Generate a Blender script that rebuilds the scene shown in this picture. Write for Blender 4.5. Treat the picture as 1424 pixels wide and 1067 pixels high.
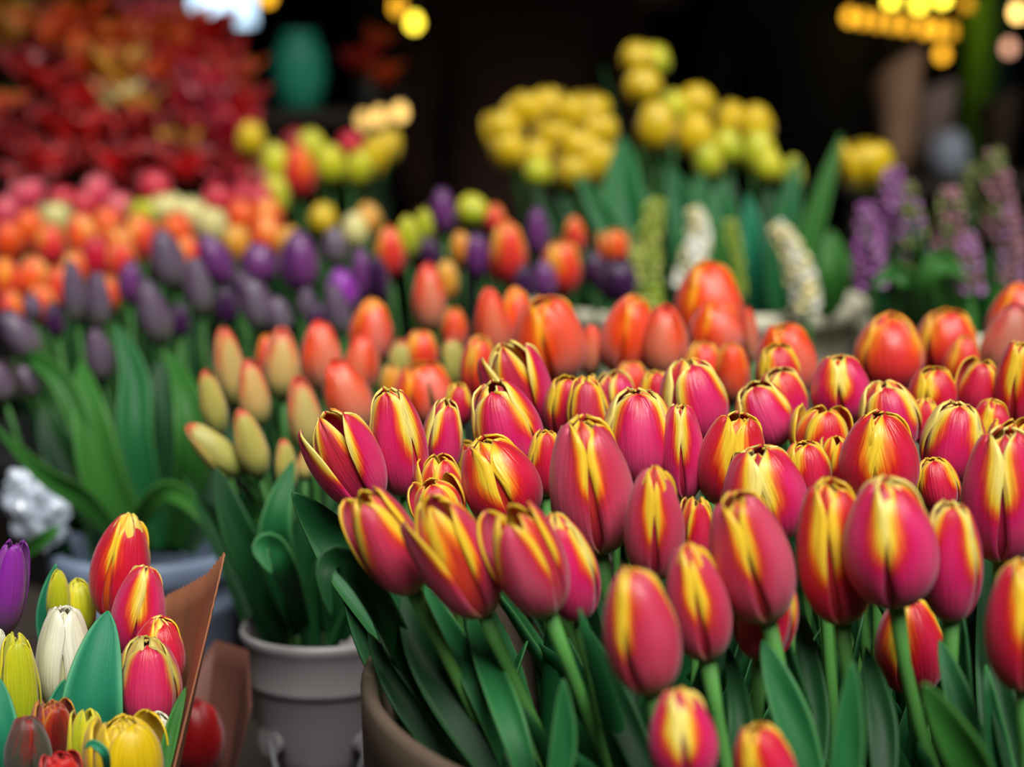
import bpy, bmesh, math, random
import numpy as np
from mathutils import Vector, Matrix, noise as mnoise

random.seed(7)
for o in list(bpy.data.objects):
    bpy.data.objects.remove(o)
scene = bpy.context.scene
COL = scene.collection

# ------------------------------------------------------------------ camera
FPX = 2657.0
PITCH = math.radians(9.0)
CAMP = Vector((0.0, 0.0, 1.25))
FWD = Vector((0, math.cos(PITCH), -math.sin(PITCH)))
UPV = Vector((0, math.sin(PITCH), math.cos(PITCH)))
RGT = Vector((1, 0, 0))
cd = bpy.data.cameras.new('camera')
cam = bpy.data.objects.new('camera', cd)
COL.objects.link(cam)
cam.location = CAMP
cam.rotation_euler = (math.radians(90) - PITCH, 0, 0)
cd.sensor_width = 36.0
cd.lens = 36.0 * FPX / 1424.0
cd.clip_start = 0.02
cd.dof.use_dof = True
cd.dof.focus_distance = 1.15
cd.dof.aperture_fstop = (cd.lens / 1000.0) / 0.0185
scene.camera = cam

# ------------------------------------------------------------------ light
w = bpy.data.worlds.new('world')
scene.world = w
w.use_nodes = True
bg = w.node_tree.nodes['Background']
bg.inputs[0].default_value = (0.80, 0.88, 1.0, 1)
bg.inputs[1].default_value = 0.045
sd = bpy.data.lights.new('daylight', 'SUN')
sd.energy = 5.3
sd.angle = math.radians(35)
sd.color = (1.0, 0.965, 0.91)
so = bpy.data.objects.new('daylight', sd)
COL.objects.link(so)
so.location = (0.6, -1.5, 4)
so.rotation_euler = (math.radians(33), math.radians(12), 0)
scene.view_settings.view_transform = 'Standard'
scene.view_settings.look = 'None'
scene.view_settings.exposure = 0.0
scene.view_settings.gamma = 1.0
scene.view_settings.use_curve_mapping = False


# ------------------------------------------------------------------ helpers
def at(px, py, d):
    return CAMP + FWD * d + RGT * ((px - 712.0) / FPX * d) + UPV * ((533.5 - py) / FPX * d)


def S(r, g, b):
    f = lambda c: c / 12.92 if c <= 0.04045 else ((c + 0.055) / 1.055) ** 2.4
    return (f(r / 255), f(g / 255), f(b / 255), 1.0)


ORD = ['first', 'second', 'third', 'fourth', 'fifth', 'sixth', 'seventh', 'eighth', 'ninth', 'tenth', 'eleventh',
       'twelfth', 'thirteenth', 'fourteenth', 'fifteenth', 'sixteenth', 'seventeenth', 'eighteenth', 'nineteenth', 'twentieth']


def nodes_of(m):
    m.use_nodes = True
    nt = m.node_tree
    return nt, nt.nodes, nt.links


def plain(name, col, rough=0.6, spec=0.5, var=0.12, scale=40.0, bump=0.0, metal=0.0):
    m = bpy.data.materials.new(name)
    nt, N, L = nodes_of(m)
    b = N['Principled BSDF']
    b.inputs['Roughness'].default_value = rough
    b.inputs['Specular IOR Level'].default_value = spec
    b.inputs['Metallic'].default_value = metal
    tc = N.new('ShaderNodeTexCoord')
    nz = N.new('ShaderNodeTexNoise')
    nz.inputs['Scale'].default_value = scale
    nz.inputs['Detail'].default_value = 4
    L.new(tc.outputs['Object'], nz.inputs['Vector'])
    mx = N.new('ShaderNodeMixRGB')
    mx.inputs[1].default_value = tuple(c * (1 - var) for c in col[:3]) + (1,)
    mx.inputs[2].default_value = tuple(min(1, c * (1 + var)) for c in col[:3]) + (1,)
    L.new(nz.outputs['Fac'], mx.inputs[0])
    L.new(mx.outputs[0], b.inputs['Base Color'])
    if bump:
        bp = N.new('ShaderNodeBump')
        bp.inputs['Strength'].default_value = bump
        bp.inputs['Distance'].default_value = 0.002
        L.new(nz.outputs['Fac'], bp.inputs['Height'])
        L.new(bp.outputs[0], b.inputs['Normal'])
    return m


def emit(name, col, strength):
    m = bpy.data.materials.new(name)
    nt, N, L = nodes_of(m)
    N.remove(N['Principled BSDF'])
    e = N.new('ShaderNodeEmission')
    e.inputs[0].default_value = col
    e.inputs[1].default_value = strength
    L.new(e.outputs[0], N['Material Output'].inputs[0])
    return m


def mth(N, L, op, a, b=None, c=None, clamp=False):
    n = N.new('ShaderNodeMath')
    n.operation = op
    n.use_clamp = clamp
    for i, x in enumerate((a, b, c)):
        if x is None:
            continue
        if isinstance(x, (int, float)):
            n.inputs[i].default_value = x
        else:
            L.new(x, n.inputs[i])
    return n.outputs[0]


def petal_mat(name, stops, ku=0.15, ke=1.0, lo=0.12, hi=0.80, base=None, nz_amt=0.22, rough=0.33, trans=0.18, tip=None, hue=0.0, dark=0.0, epow=1.8):
    """Colour across a petal: midrib to rim (stops), stronger towards the tip; streaked along its length."""
    m = bpy.data.materials.new(name)
    nt, N, L = nodes_of(m)
    b = N['Principled BSDF']
    b.inputs['Roughness'].default_value = rough
    b.inputs['Specular IOR Level'].default_value = 0.6
    b.inputs['Sheen Weight'].default_value = 0.22
    b.inputs['Sheen Roughness'].default_value = 0.4
    b.inputs['Sheen Tint'].default_value = (1.0, 0.85, 0.92, 1)
    uv = N.new('ShaderNodeUVMap')
    sp = N.new('ShaderNodeSeparateXYZ')
    L.new(uv.outputs[0], sp.inputs[0])
    oi = N.new('ShaderNodeObjectInfo')
    e = mth(N, L, 'ABSOLUTE', mth(N, L, 'MULTIPLY_ADD', sp.outputs[0], 2.0, -1.0))
    u = sp.outputs[1]
    cb = N.new('ShaderNodeCombineXYZ')
    L.new(mth(N, L, 'MULTIPLY', sp.outputs[0], 26.0), cb.inputs[0])
    L.new(mth(N, L, 'MULTIPLY', u, 2.2), cb.inputs[1])
    L.new(mth(N, L, 'MULTIPLY', oi.outputs['Random'], 40.0), cb.inputs[2])
    nz = N.new('ShaderNodeTexNoise')
    nz.inputs['Scale'].default_value = 1.0
    nz.inputs['Detail'].default_value = 3.0
    L.new(cb.outputs[0], nz.inputs['Vector'])
    nc = mth(N, L, 'SUBTRACT', nz.outputs['Fac'], 0.5)
    # broad uneven flames
    cb2 = N.new('ShaderNodeCombineXYZ')
    L.new(mth(N, L, 'MULTIPLY', sp.outputs[0], 2.6), cb2.inputs[0])
    L.new(mth(N, L, 'MULTIPLY', u, 2.0), cb2.inputs[1])
    L.new(mth(N, L, 'MULTIPLY', oi.outputs['Random'], 77.0), cb2.inputs[2])
    n2 = N.new('ShaderNodeTexNoise')
    n2.inputs['Scale'].default_value = 1.0
    n2.inputs['Detail'].default_value = 1.0
    L.new(cb2.outputs[0], n2.inputs['Vector'])
    nb = mth(N, L, 'SUBTRACT', n2.outputs['Fac'], 0.5)
    mr = N.new('ShaderNodeMapRange')
    mr.interpolation_type = 'SMOOTHSTEP'
    mr.inputs['From Min'].default_value = lo
    mr.inputs['From Max'].default_value = hi
    L.new(u, mr.inputs['Value'])
    g = mth(N, L, 'MULTIPLY', mth(N, L, 'POWER', e, epow), mth(N, L, 'MULTIPLY', mr.outputs[0], ke))
    g = mth(N, L, 'MULTIPLY_ADD', u, ku, g)
    g = mth(N, L, 'MULTIPLY_ADD', nc, nz_amt, g)
    g = mth(N, L, 'MULTIPLY_ADD', nb, 0.42, g)
    g = mth(N, L, 'ADD', g, mth(N, L, 'MULTIPLY', mth(N, L, 'SUBTRACT', oi.outputs['Random'], 0.5), 0.24))
    rp = N.new('ShaderNodeValToRGB')
    cr = rp.color_ramp
    while len(cr.elements) > 1:
        cr.elements.remove(cr.elements[-1])
    cr.elements[0].position = stops[0][0]
    cr.elements[0].color = stops[0][1]
    for p, c in stops[1:]:
        el = cr.elements.new(p)
        el.color = c
    L.new(g, rp.inputs[0])
    col = rp.outputs[0]
    # fine lighter streaks
    mx = N.new('ShaderNodeMixRGB')
    mx.blend_type = 'MULTIPLY'
    mx.inputs[0].default_value = 1.0
    L.new(col, mx.inputs[1])
    val = mth(N, L, 'MULTIPLY_ADD', nc, 0.55, 1.0)
    cv = N.new('ShaderNodeCombineXYZ')
    for i in range(3):
        L.new(val, cv.inputs[i])
    L.new(cv.outputs[0], mx.inputs[2])
    col = mx.outputs[0]
    if tip is not None:      # coloured tip along the midrib
        m3 = N.new('ShaderNodeMapRange')
        m3.interpolation_type = 'SMOOTHSTEP'
        m3.inputs['From Min'].default_value = tip[1]
        m3.inputs['From Max'].default_value = tip[2]
        L.new(u, m3.inputs['Value'])
        f = mth(N, L, 'MULTIPLY', m3.outputs[0], mth(N, L, 'SUBTRACT', 1.0, mth(N, L, 'MULTIPLY', e, tip[3]), clamp=True), clamp=True)
        mt = N.new('ShaderNodeMixRGB')
        L.new(f, mt.inputs[0])
        L.new(col, mt.inputs[1])
        mt.inputs[2].default_value = tip[0]
        col = mt.outputs[0]
    if base is not None:
        m4 = N.new('ShaderNodeMapRange')
        m4.interpolation_type = 'SMOOTHSTEP'
        m4.inputs['From Min'].default_value = base[1]
        m4.inputs['From Max'].default_value = base[2]
        L.new(u, m4.inputs['Value'])
        mb = N.new('ShaderNodeMixRGB')
        L.new(m4.outputs[0], mb.inputs[0])
        mb.inputs[1].default_value = base[0]
        L.new(col, mb.inputs[2])
        col = mb.outputs[0]
    L.new(col, b.inputs['Base Color'])
    bp = N.new('ShaderNodeBump')
    bp.inputs['Strength'].default_value = 0.5
    bp.inputs['Distance'].default_value = 0.0018
    L.new(nz.outputs['Fac'], bp.inputs['Height'])
    L.new(bp.outputs[0], b.inputs['Normal'])
    tr = N.new('ShaderNodeBsdfTranslucent')
    L.new(col, tr.inputs[0])
    ms = N.new('ShaderNodeMixShader')
    ms.inputs[0].default_value = trans
    L.new(b.outputs[0], ms.inputs[1])
    L.new(tr.outputs[0], ms.inputs[2])
    L.new(ms.outputs[0], N['Material Output'].inputs[0])
    return m


def leaf_mat(name, c1, c2, rim, rough=0.5):
    m = bpy.data.materials.new(name)
    nt, N, L = nodes_of(m)
    b = N['Principled BSDF']
    b.inputs['Roughness'].default_value = rough
    b.inputs['Specular IOR Level'].default_value = 0.22
    uv = N.new('ShaderNodeUVMap')
    sp = N.new('ShaderNodeSeparateXYZ')
    L.new(uv.outputs[0], sp.inputs[0])
    oi = N.new('ShaderNodeObjectInfo')
    cb = N.new('ShaderNodeCombineXYZ')
    L.new(mth(N, L, 'MULTIPLY', sp.outputs[0], 34.0), cb.inputs[0])
    L.new(mth(N, L, 'MULTIPLY', sp.outputs[1], 1.6), cb.inputs[1])
    L.new(mth(N, L, 'MULTIPLY', oi.outputs['Random'], 31.0), cb.inputs[2])
    nz = N.new('ShaderNodeTexNoise')
    nz.inputs['Scale'].default_value = 1.0
    nz.inputs['Detail'].default_value = 3.0
    L.new(cb.outputs[0], nz.inputs['Vector'])
    mx = N.new('ShaderNodeMixRGB')
    L.new(mth(N, L, 'ADD', mth(N, L, 'MULTIPLY', nz.outputs['Fac'], 0.6), mth(N, L, 'MULTIPLY', oi.outputs['Random'], 0.5), clamp=True), mx.inputs[0])
    mx.inputs[1].default_value = c1
    mx.inputs[2].default_value = c2
    e = mth(N, L, 'ABSOLUTE', mth(N, L, 'MULTIPLY_ADD', sp.outputs[0], 2.0, -1.0))
    f = mth(N, L, 'MULTIPLY', mth(N, L, 'POWER', e, 9.0), 0.7, clamp=True)
    m2 = N.new('ShaderNodeMixRGB')
    L.new(f, m2.inputs[0])
    L.new(mx.outputs[0], m2.inputs[1])
    m2.inputs[2].default_value = rim
    L.new(m2.outputs[0], b.inputs['Base Color'])
    bp = N.new('ShaderNodeBump')
    bp.inputs['Strength'].default_value = 0.25
    bp.inputs['Distance'].default_value = 0.001
    L.new(nz.outputs['Fac'], bp.inputs['Height'])
    L.new(bp.outputs[0], b.inputs['Normal'])
    tr = N.new('ShaderNodeBsdfTranslucent')
    L.new(m2.outputs[0], tr.inputs[0])
    ms = N.new('ShaderNodeMixShader')
    ms.inputs[0].default_value = 0.12
    L.new(b.outputs[0], ms.inputs[1])
    L.new(tr.outputs[0], ms.inputs[2])
    L.new(ms.outputs[0], N['Material Output'].inputs[0])
    return m


def mesh_from(name, verts, faces, mat, uvs=None, smooth=True):
    me = bpy.data.meshes.new(name)
    me.from_pydata([tuple(v) for v in verts], [], faces)
    if uvs is not None:
        ul = me.uv_layers.new(name='UVMap')
        li = np.empty(len(me.loops), dtype=np.int32)
        me.loops.foreach_get('vertex_index', li)
        ul.data.foreach_set('uv', np.asarray(uvs, dtype=np.float32)[li].ravel())
    if smooth:
        me.polygons.foreach_set('use_smooth', [True] * len(me.polygons))
    if mat:
        me.materials.append(mat)
    me.update()
    return me


def link(name, me, parent=None, mat_local=None):
    o = bpy.data.objects.new(name, me)
    COL.objects.link(o)
    if parent is not None:
        o.parent = parent
    if mat_local is not None:
        o.matrix_basis = mat_local
    return o


def tag(o, label=None, cat=None, group=None, kind=None):
    if label:
        o['label'] = label
    if cat:
        o['category'] = cat
    if group:
        o['group'] = group
    if kind:
        o['kind'] = kind
    return o


def empty(name, loc, label, cat, group=None):
    o = bpy.data.objects.new(name, None)
    COL.objects.link(o)
    o.empty_display_size = 0.01
    o.location = loc
    return tag(o, label, cat, group)


def shell(P, UV, th):
    """Grid of points (nu, nv, 3) -> closed thin solid (verts, faces, uvs)."""
    nu, nv = P.shape[:2]
    du = np.gradient(P, axis=0)
    dv = np.gradient(P, axis=1)
    n = np.cross(du, dv)
    ln = np.linalg.norm(n, axis=2, keepdims=True)
    n = n / np.maximum(ln, 1e-9)
    A = P + n * th * 0.5
    B = P - n * th * 0.5
    V = np.concatenate([A.reshape(-1, 3), B.reshape(-1, 3)])
    U = np.concatenate([UV.reshape(-1, 2)] * 2)
    k = nu * nv
    F = []
    ix = lambda i, j: i * nv + j
    for i in range(nu - 1):
        for j in range(nv - 1):
            a, b, c, d = ix(i, j), ix(i, j + 1), ix(i + 1, j + 1), ix(i + 1, j)
            F.append((a, d, c, b))
            F.append((k + a, k + b, k + c, k + d))
    ring = [ix(0, j) for j in range(nv)] + [ix(i, nv - 1) for i in range(1, nu)] + \
           [ix(nu - 1, j) for j in range(nv - 2, -1, -1)] + [ix(i, 0) for i in range(nu - 2, 0, -1)]
    for q in range(len(ring)):
        a, b = ring[q], ring[(q + 1) % len(ring)]
        F.append((a, b, k + b, k + a))
    return V, F, U


# ------------------------------------------------------------------ tulip petals
FAM = {  # top radius, tip openness, half width, widest point, edge tuck, pointedness
    'closed': dict(t=0.12, opn=0.00, wm=0.97, um=0.44, tuck=0.13, pw=2.9, sh=0.60),
    'mid':    dict(t=0.27, opn=0.03, wm=0.92, um=0.45, tuck=0.16, pw=3.2, sh=0.56),
    'open':   dict(t=0.36, opn=0.23, wm=0.86, um=0.48, tuck=0.18, pw=2.8, sh=0.60),
    'split':  dict(t=0.42, opn=0.34, wm=0.80, um=0.48, tuck=0.20, pw=2.4, sh=0.62),
    'bud':    dict(t=0.10, opn=0.00, wm=1.08, um=0.38, tuck=0.04, pw=1.7, sh=0.80),
    'ragged': dict(t=0.85, opn=0.55, wm=0.85, um=0.55, tuck=0.05, pw=3.0, sh=0.55),
    'lily':   dict(t=0.30, opn=0.22, wm=0.98, um=0.42, tuck=0.14, pw=1.7, sh=0.80),
}


def petal_grid(fam, k, outer, seed, nu, nv):
    f = FAM[fam]
    rg = random.Random(seed * 131 + k * 17 + (0 if outer else 7))
    phi = k * 2 * math.pi / 3 + (0 if outer else math.pi / 3) + rg.uniform(-0.09, 0.09)
    ln = (rg.uniform(0.93, 1.0) if outer else rg.uniform(0.92, 1.01))
    opn = f['opn'] * rg.uniform(0.3, 1.9) + rg.uniform(-0.02, 0.045)
    t = f['t'] * rg.uniform(0.85, 1.12)
    if not outer and fam in ('closed', 'mid', 'open', 'split'):
        t *= 0.42
        opn *= 0.3
        ln *= 1.02
    um, tuck = f['um'], f['tuck'] * rg.uniform(0.7, 1.3)
    Rf = 1.0 if outer else 0.87
    wm = f['wm'] * (rg.uniform(0.94, 1.05) if outer else 0.92)
    asym = rg.uniform(-0.16, 0.16)
    curl = rg.uniform(0.0, 0.10)
    ph = rg.uniform(0, 6.28)
    rag = 0.16 if fam == 'ragged' else 0.012
    P = np.zeros((nu, nv, 3))
    UV = np.zeros((nu, nv, 2))
    for i in range(nu):
        u = (i / (nu - 1))
        u = 1 - (1 - u) ** 1.15
        if u < um:
            s = (um - u) / um
            R = math.sqrt(max(0.0, 1 - s ** 2.1))
            R = max(R, 0.13)
        else:
            s = (u - um) / (1 - um)
            R = t + (1 - t) * max(0.0, 1 - s ** 1.9) ** 0.72
        R *= 0.5 * Rf
        # extra opening towards the tip
        Ro = R + opn * 0.5 * u ** 2.2
        if u < 0.5:
            sh = 1 - 0.62 * (1 - u / 0.5) ** 2
        else:
            sh = max(0.0, 1 - ((u - 0.5) / 0.5) ** f['pw']) ** f['sh']
        W = wm * 0.5 * Rf * max(sh, 0.05) * (1.0 if outer else 1 - 0.30 * max(0.0, u - 0.55) / 0.45)
        # the petal keeps its own curvature: broader than the tapering circle
        Rc = max(Ro, 0.5 * Rf * ((0.80 if outer else 0.42) if u > um else 0.0), 0.06)
        ha = min(W / Rc, 1.45)
        for j in range(nv):
            v = -1 + 2 * j / (nv - 1)
            th = v * ha + asym * u * u
            # arc of radius Rc whose middle lies at Ro
            x = Ro - Rc * (1 - math.cos(th)) * (1.0 + tuck * 1.2)
            y = Rc * math.sin(th)
            x += curl * 0.30 * (u ** 3) * abs(v) ** 3
            wob = rag * (math.sin(5.0 * v + ph + 3 * u) * u ** 2 + 0.6 * math.sin(11 * v + 2 * ph) * u ** 4)
            z = ln * u + (0.5 * wob * (u ** 3))
            x += wob * 0.9
            # midrib groove
            x -= 0.010 * math.exp(-(v / 0.10) ** 2) * math.sin(math.pi * min(1, u * 1.05))
            x += 0.006 * math.cos(v * 9 + ph) * u
            P[i, j] = (x * math.cos(phi) - y * math.sin(phi), x * math.sin(phi) + y * math.cos(phi), z)
            UV[i, j] = (0.5 + 0.5 * v, u)
    return P, UV


_pm = {}


def petal_meshes(fam, seed, var, lod):
    key = (fam, seed, var, lod)
    if key in _pm:
        return _pm[key]
    nu, nv = ((20, 13), (10, 7))[lod]
    out = []
    for outer in (True, False):
        for k in range(3):
            P, UV = petal_grid(fam, k, outer, seed, nu, nv)
            V, F, U = shell(P, UV, 0.022)
            mt = VAR[var][0 if outer else 1]
            out.append(mesh_from('petal', V, F, mt, U))
    _pm[key] = out
    return out


def bez(p0, p1, p2, p3, n):
    o = []
    for i in range(n):
        t = i / (n - 1)
        o.append(p0 * (1 - t) ** 3 + p1 * 3 * t * (1 - t) ** 2 + p2 * 3 * t * t * (1 - t) + p3 * t ** 3)
    return o


def tube(pts, rad, seg=8):
    V, F, U = [], [], []
    n = len(pts)
    ref = Vector((0.31, 0.95, 0.05))
    for i, p in enumerate(pts):
        d = (pts[min(i + 1, n - 1)] - pts[max(i - 1, 0)]).normalized()
        a = d.cross(ref).normalized()
        b = d.cross(a).normalized()
        r = rad(i / (n - 1)) if callable(rad) else rad
        for s in range(seg):
            t = 2 * math.pi * s / seg
            V.append(p + a * (r * math.cos(t)) + b * (r * math.sin(t)))
            U.append((s / seg, i / (n - 1)))
    for i in range(n - 1):
        for s in range(seg):
            s2 = (s + 1) % seg
            F.append((i * seg + s, i * seg + s2, (i + 1) * seg + s2, (i + 1) * seg + s))
    F.append(tuple(range(seg - 1, -1, -1)))
    F.append(tuple((n - 1) * seg + s for s in range(seg)))
    return V, F, U


def blade(pts, width, face, fold=0.25, nu=14, nv=7, twist=0.0, th=0.0012, blunt=0.95, mid=0.42):
    """Leaf along a list of points (root first, tip last)."""
    m = len(pts)
    P = np.zeros((nu, nv, 3))
    UV = np.zeros((nu, nv, 2))

    def sample(t):
        x = t * (m - 1)
        i = min(int(x), m - 2)
        f = x - i
        p0 = pts[max(i - 1, 0)]; p1 = pts[i]; p2 = pts[i + 1]; p3 = pts[min(i + 2, m - 1)]
        return 0.5 * ((2 * p1) + (p2 - p0) * f + (2 * p0 - 5 * p1 + 4 * p2 - p3) * f * f + (3 * p1 - p0 - 3 * p2 + p3) * f ** 3)
    for i in range(nu):
        u = i / (nu - 1)
        c = sample(u)
        d = (sample(min(1, u + 0.02)) - sample(max(0, u - 0.02))).normalized()
        side = d.cross(face)
        if side.length < 1e-4:
            side = d.cross(Vector((1, 0, 0)))
        side.normalize()
        nrm = side.cross(d).normalized()
        if twist:
            q = Matrix.Rotation(twist * u, 3, d)
            side = q @ side
            nrm = q @ nrm
        sh = (0.36 + 0.64 * math.sin(min(1, u / mid) * math.pi / 2)) if u < mid else max(0.0, 1 - ((u - mid) / (1 - mid)) ** 1.8) ** blunt
        h = 0.5 * width * max(sh, 0.03)
        for j in range(nv):
            v = -1 + 2 * j / (nv - 1)
            p = c + side * (h * v) + nrm * (h * fold * (v * v) * 1.2 + h * 0.07 * math.sin(9 * u + 3 * v))
            P[i, j] = p
            UV[i, j] = (0.5 + 0.5 * v, u)
    return shell(P, UV, th)


# ------------------------------------------------------------------ materials
Y1, Y2 = S(247, 208, 52), S(253, 236, 128)
PINK, MAG, RED = S(232, 56, 118), S(212, 20, 92), S(212, 30, 36)
ORG = S(246, 120, 24)
GREEN_BASE = S(176, 176, 84)
VAR = {}


def variety(name, outer, inner=None):
    VAR[name] = (outer, inner or outer)


variety('pink',
        petal_mat('pink_petal', [(0.0, S(228, 66, 122)), (0.30, S(220, 30, 104)), (0.42, S(218, 30, 64)), (0.56, S(238, 96, 40)), (0.72, Y1), (0.98, Y2)],
                  ku=0.26, ke=1.0, base=(GREEN_BASE, 0.015, 0.12), tip=(S(206, 26, 30), 0.72, 0.98, 2.2)),
        petal_mat('pink_inner_petal', [(0.0, S(190, 36, 84)), (0.34, S(206, 40, 56)), (0.46, ORG), (0.58, Y1), (1.0, Y2)], ku=0.34, ke=0.7))
variety('redpink',
        petal_mat('red_pink_petal', [(0.0, S(222, 46, 84)), (0.28, S(212, 24, 66)), (0.44, S(214, 34, 30)), (0.60, ORG), (0.76, Y1), (1.0, Y1)],
                  ku=0.26, ke=1.0, base=(S(206, 150, 96), 0.02, 0.16), tip=(S(206, 26, 30), 0.7, 0.98, 2.0)),
        petal_mat('red_pink_inner_petal', [(0.0, S(200, 36, 60)), (0.3, S(220, 60, 30)), (0.42, ORG), (0.56, Y1), (1.0, Y1)], ku=0.32, ke=0.7))
variety('dusky',
        petal_mat('dusky_pink_petal', [(0.0, S(214, 84, 112)), (0.32, S(206, 50, 84)), (0.48, S(206, 52, 44)), (0.60, ORG), (0.74, Y1), (1.0, Y1)],
                  ku=0.24, ke=1.0, base=(S(196, 160, 96), 0.02, 0.22), epow=2.3),
        petal_mat('dusky_inner_petal', [(0.0, S(196, 44, 70)), (0.3, S(216, 60, 34)), (0.42, ORG), (0.56, Y1), (1.0, Y1)], ku=0.32, ke=0.7))
variety('orange',
        petal_mat('orange_petal', [(0.0, S(238, 130, 112)), (0.28, S(240, 92, 62)), (0.45, S(240, 70, 22)), (0.72, S(244, 92, 16)), (0.95, S(252, 166, 24))],  # salmon midrib, made paler to carry the highlights on the petal fronts
                  ku=0.30, ke=0.8, base=(S(214, 140, 110), 0.02, 0.35)),
        petal_mat('orange_inner_petal', [(0.0, S(236, 70, 24)), (0.5, S(246, 110, 20)), (1.0, S(252, 170, 30))], ku=0.4))
variety('salmon',
        petal_mat('salmon_petal', [(0.0, S(226, 138, 108)), (0.35, S(236, 112, 78)), (0.62, S(240, 84, 44)), (0.9, S(240, 74, 22))],
                  ku=0.36, ke=0.7, base=(S(206, 150, 110), 0.02, 0.4), tip=(S(240, 60, 24), 0.78, 1.0, 0.5)))
variety('brownpink',
        petal_mat('brown_pink_petal', [(0.0, S(190, 128, 104)), (0.5, S(206, 112, 92)), (0.9, S(214, 60, 60))],
                  ku=0.30, ke=0.6, base=(S(180, 150, 90), 0.02, 0.4), tip=(S(214, 50, 66), 0.86, 1.0, 0.5)))
variety('peach',
        petal_mat('peach_bud_petal', [(0.0, S(206, 186, 112)), (0.35, S(222, 176, 106)), (0.62, S(234, 140, 84)), (0.9, S(238, 100, 62))],
                  ku=0.16, ke=0.75, base=(S(150, 160, 80), 0.02, 0.4), tip=(S(238, 66, 52), 0.82, 0.99, 0.4)))
variety('greenbud',
        petal_mat('green_bud_petal', [(0.0, S(182, 178, 92)), (0.4, S(206, 190, 96)), (0.75, S(222, 170, 86)), (1.0, S(228, 140, 80))],
                  ku=0.10, ke=0.7, base=(S(132, 152, 72), 0.02, 0.4), tip=(S(236, 72, 58), 0.86, 0.99, 0.3)))
variety('dullpurple',
        petal_mat('dusky_purple_petal', [(0.0, S(110, 98, 112)), (0.45, S(98, 74, 104)), (1.0, S(86, 48, 96))],
                  ku=0.2, ke=0.7, base=(S(108, 116, 92), 0.0, 0.45)))
variety('purple',
        petal_mat('purple_petal', [(0.0, S(118, 58, 122)), (0.5, S(98, 34, 110)), (1.0, S(74, 18, 84))], ku=0.2, ke=0.7))
variety('darkpurple',
        petal_mat('dark_purple_petal', [(0.0, S(66, 26, 74)), (0.5, S(54, 18, 66)), (1.0, S(40, 10, 48))], ku=0.2, ke=0.7))
variety('redflame',
        petal_mat('red_flame_petal', [(0.0, S(214, 26, 66)), (0.5, S(206, 18, 44)), (0.66, S(224, 60, 30)), (0.76, ORG), (0.86, Y1), (1.0, Y1)], ku=0.06, ke=1.0, tip=(S(206, 26, 30), 0.7, 0.98, 1.5)),
        petal_mat('red_flame_inner_petal', [(0.0, S(220, 60, 30)), (0.25, ORG), (0.4, Y1), (1.0, Y2)], ku=0.3, ke=0.7))
variety('olivepink',
        petal_mat('olive_pink_petal', [(0.0, S(224, 62, 112)), (0.40, S(214, 36, 90)), (0.56, S(212, 60, 70)), (0.70, S(214, 150, 70)), (0.85, S(208, 190, 80)), (1.0, S(206, 196, 90))], ku=0.06, ke=1.0, base=(S(224, 160, 160), 0.02, 0.2), tip=(S(206, 26, 30), 0.78, 1.0, 1.6)),
        petal_mat('olive_pink_inner_petal', [(0.0, S(214, 120, 80)), (0.3, S(206, 180, 80)), (1.0, S(214, 204, 96))], ku=0.3, ke=0.7))
variety('violet',
        petal_mat('violet_petal', [(0.0, S(150, 52, 166)), (0.5, S(146, 40, 170)), (1.0, S(120, 26, 150))], ku=0.2, ke=0.7, base=(S(104, 84, 96), 0.0, 0.55)))
variety('flame',
        petal_mat('flame_petal', [(0.0, S(226, 44, 60)), (0.35, S(236, 66, 30)), (0.6, S(246, 120, 26)), (0.9, S(252, 190, 60))], ku=0.28, ke=0.8))
variety('orangeflame',
        petal_mat('orange_flame_petal', [(0.0, S(240, 74, 30)), (0.4, S(246, 100, 30)), (0.7, S(252, 160, 60)), (0.95, S(252, 214, 120))], ku=0.3, ke=0.8))
variety('cream', petal_mat('cream_petal', [(0.0, S(222, 220, 140)), (0.6, S(240, 230, 160)), (1.0, S(250, 236, 170))], ku=0.3, ke=0.6))
variety('rose', petal_mat('rose_petal', [(0.0, S(206, 52, 84)), (0.5, S(220, 76, 100)), (1.0, S(232, 140, 140))], ku=0.25, ke=0.7))
variety('crimson', petal_mat('crimson_petal', [(0.0, S(186, 16, 44)), (0.6, S(206, 26, 56)), (1.0, S(222, 60, 80))], ku=0.25, ke=0.7))
variety('yellow', petal_mat('yellow_petal', [(0.0, S(206, 176, 8)), (0.5, S(226, 192, 12)), (1.0, S(240, 206, 30))], ku=0.3, ke=0.6, base=(S(170, 180, 40), 0.0, 0.25)))
variety('limeyellow', petal_mat('lime_yellow_petal', [(0.0, S(170, 186, 30)), (0.5, S(208, 206, 30)), (1.0, S(238, 222, 50))], ku=0.35, ke=0.6, base=(S(130, 170, 50), 0.0, 0.3)))
variety('white', petal_mat('white_petal', [(0.0, S(214, 210, 160)), (0.3, S(238, 236, 206)), (1.0, S(252, 250, 232))], ku=0.2, ke=0.9, base=(S(190, 200, 130), 0.0, 0.35), trans=0.25))
variety('scarlet', petal_mat('scarlet_petal', [(0.0, S(176, 6, 10)), (0.5, S(204, 14, 14)), (1.0, S(226, 40, 20))], ku=0.25, ke=0.7))
variety('darkred', petal_mat('dark_red_petal', [(0.0, S(120, 4, 10)), (0.5, S(150, 8, 14)), (1.0, S(176, 16, 20))], ku=0.25, ke=0.7))
variety('tangerine', petal_mat('tangerine_petal', [(0.0, S(226, 62, 10)), (0.5, S(242, 92, 14)), (1.0, S(250, 140, 30))], ku=0.25, ke=0.7))
variety('amber', petal_mat('amber_petal', [(0.0, S(220, 130, 30)), (0.5, S(236, 170, 50)), (1.0, S(240, 196, 90))], ku=0.25, ke=0.7))
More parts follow.
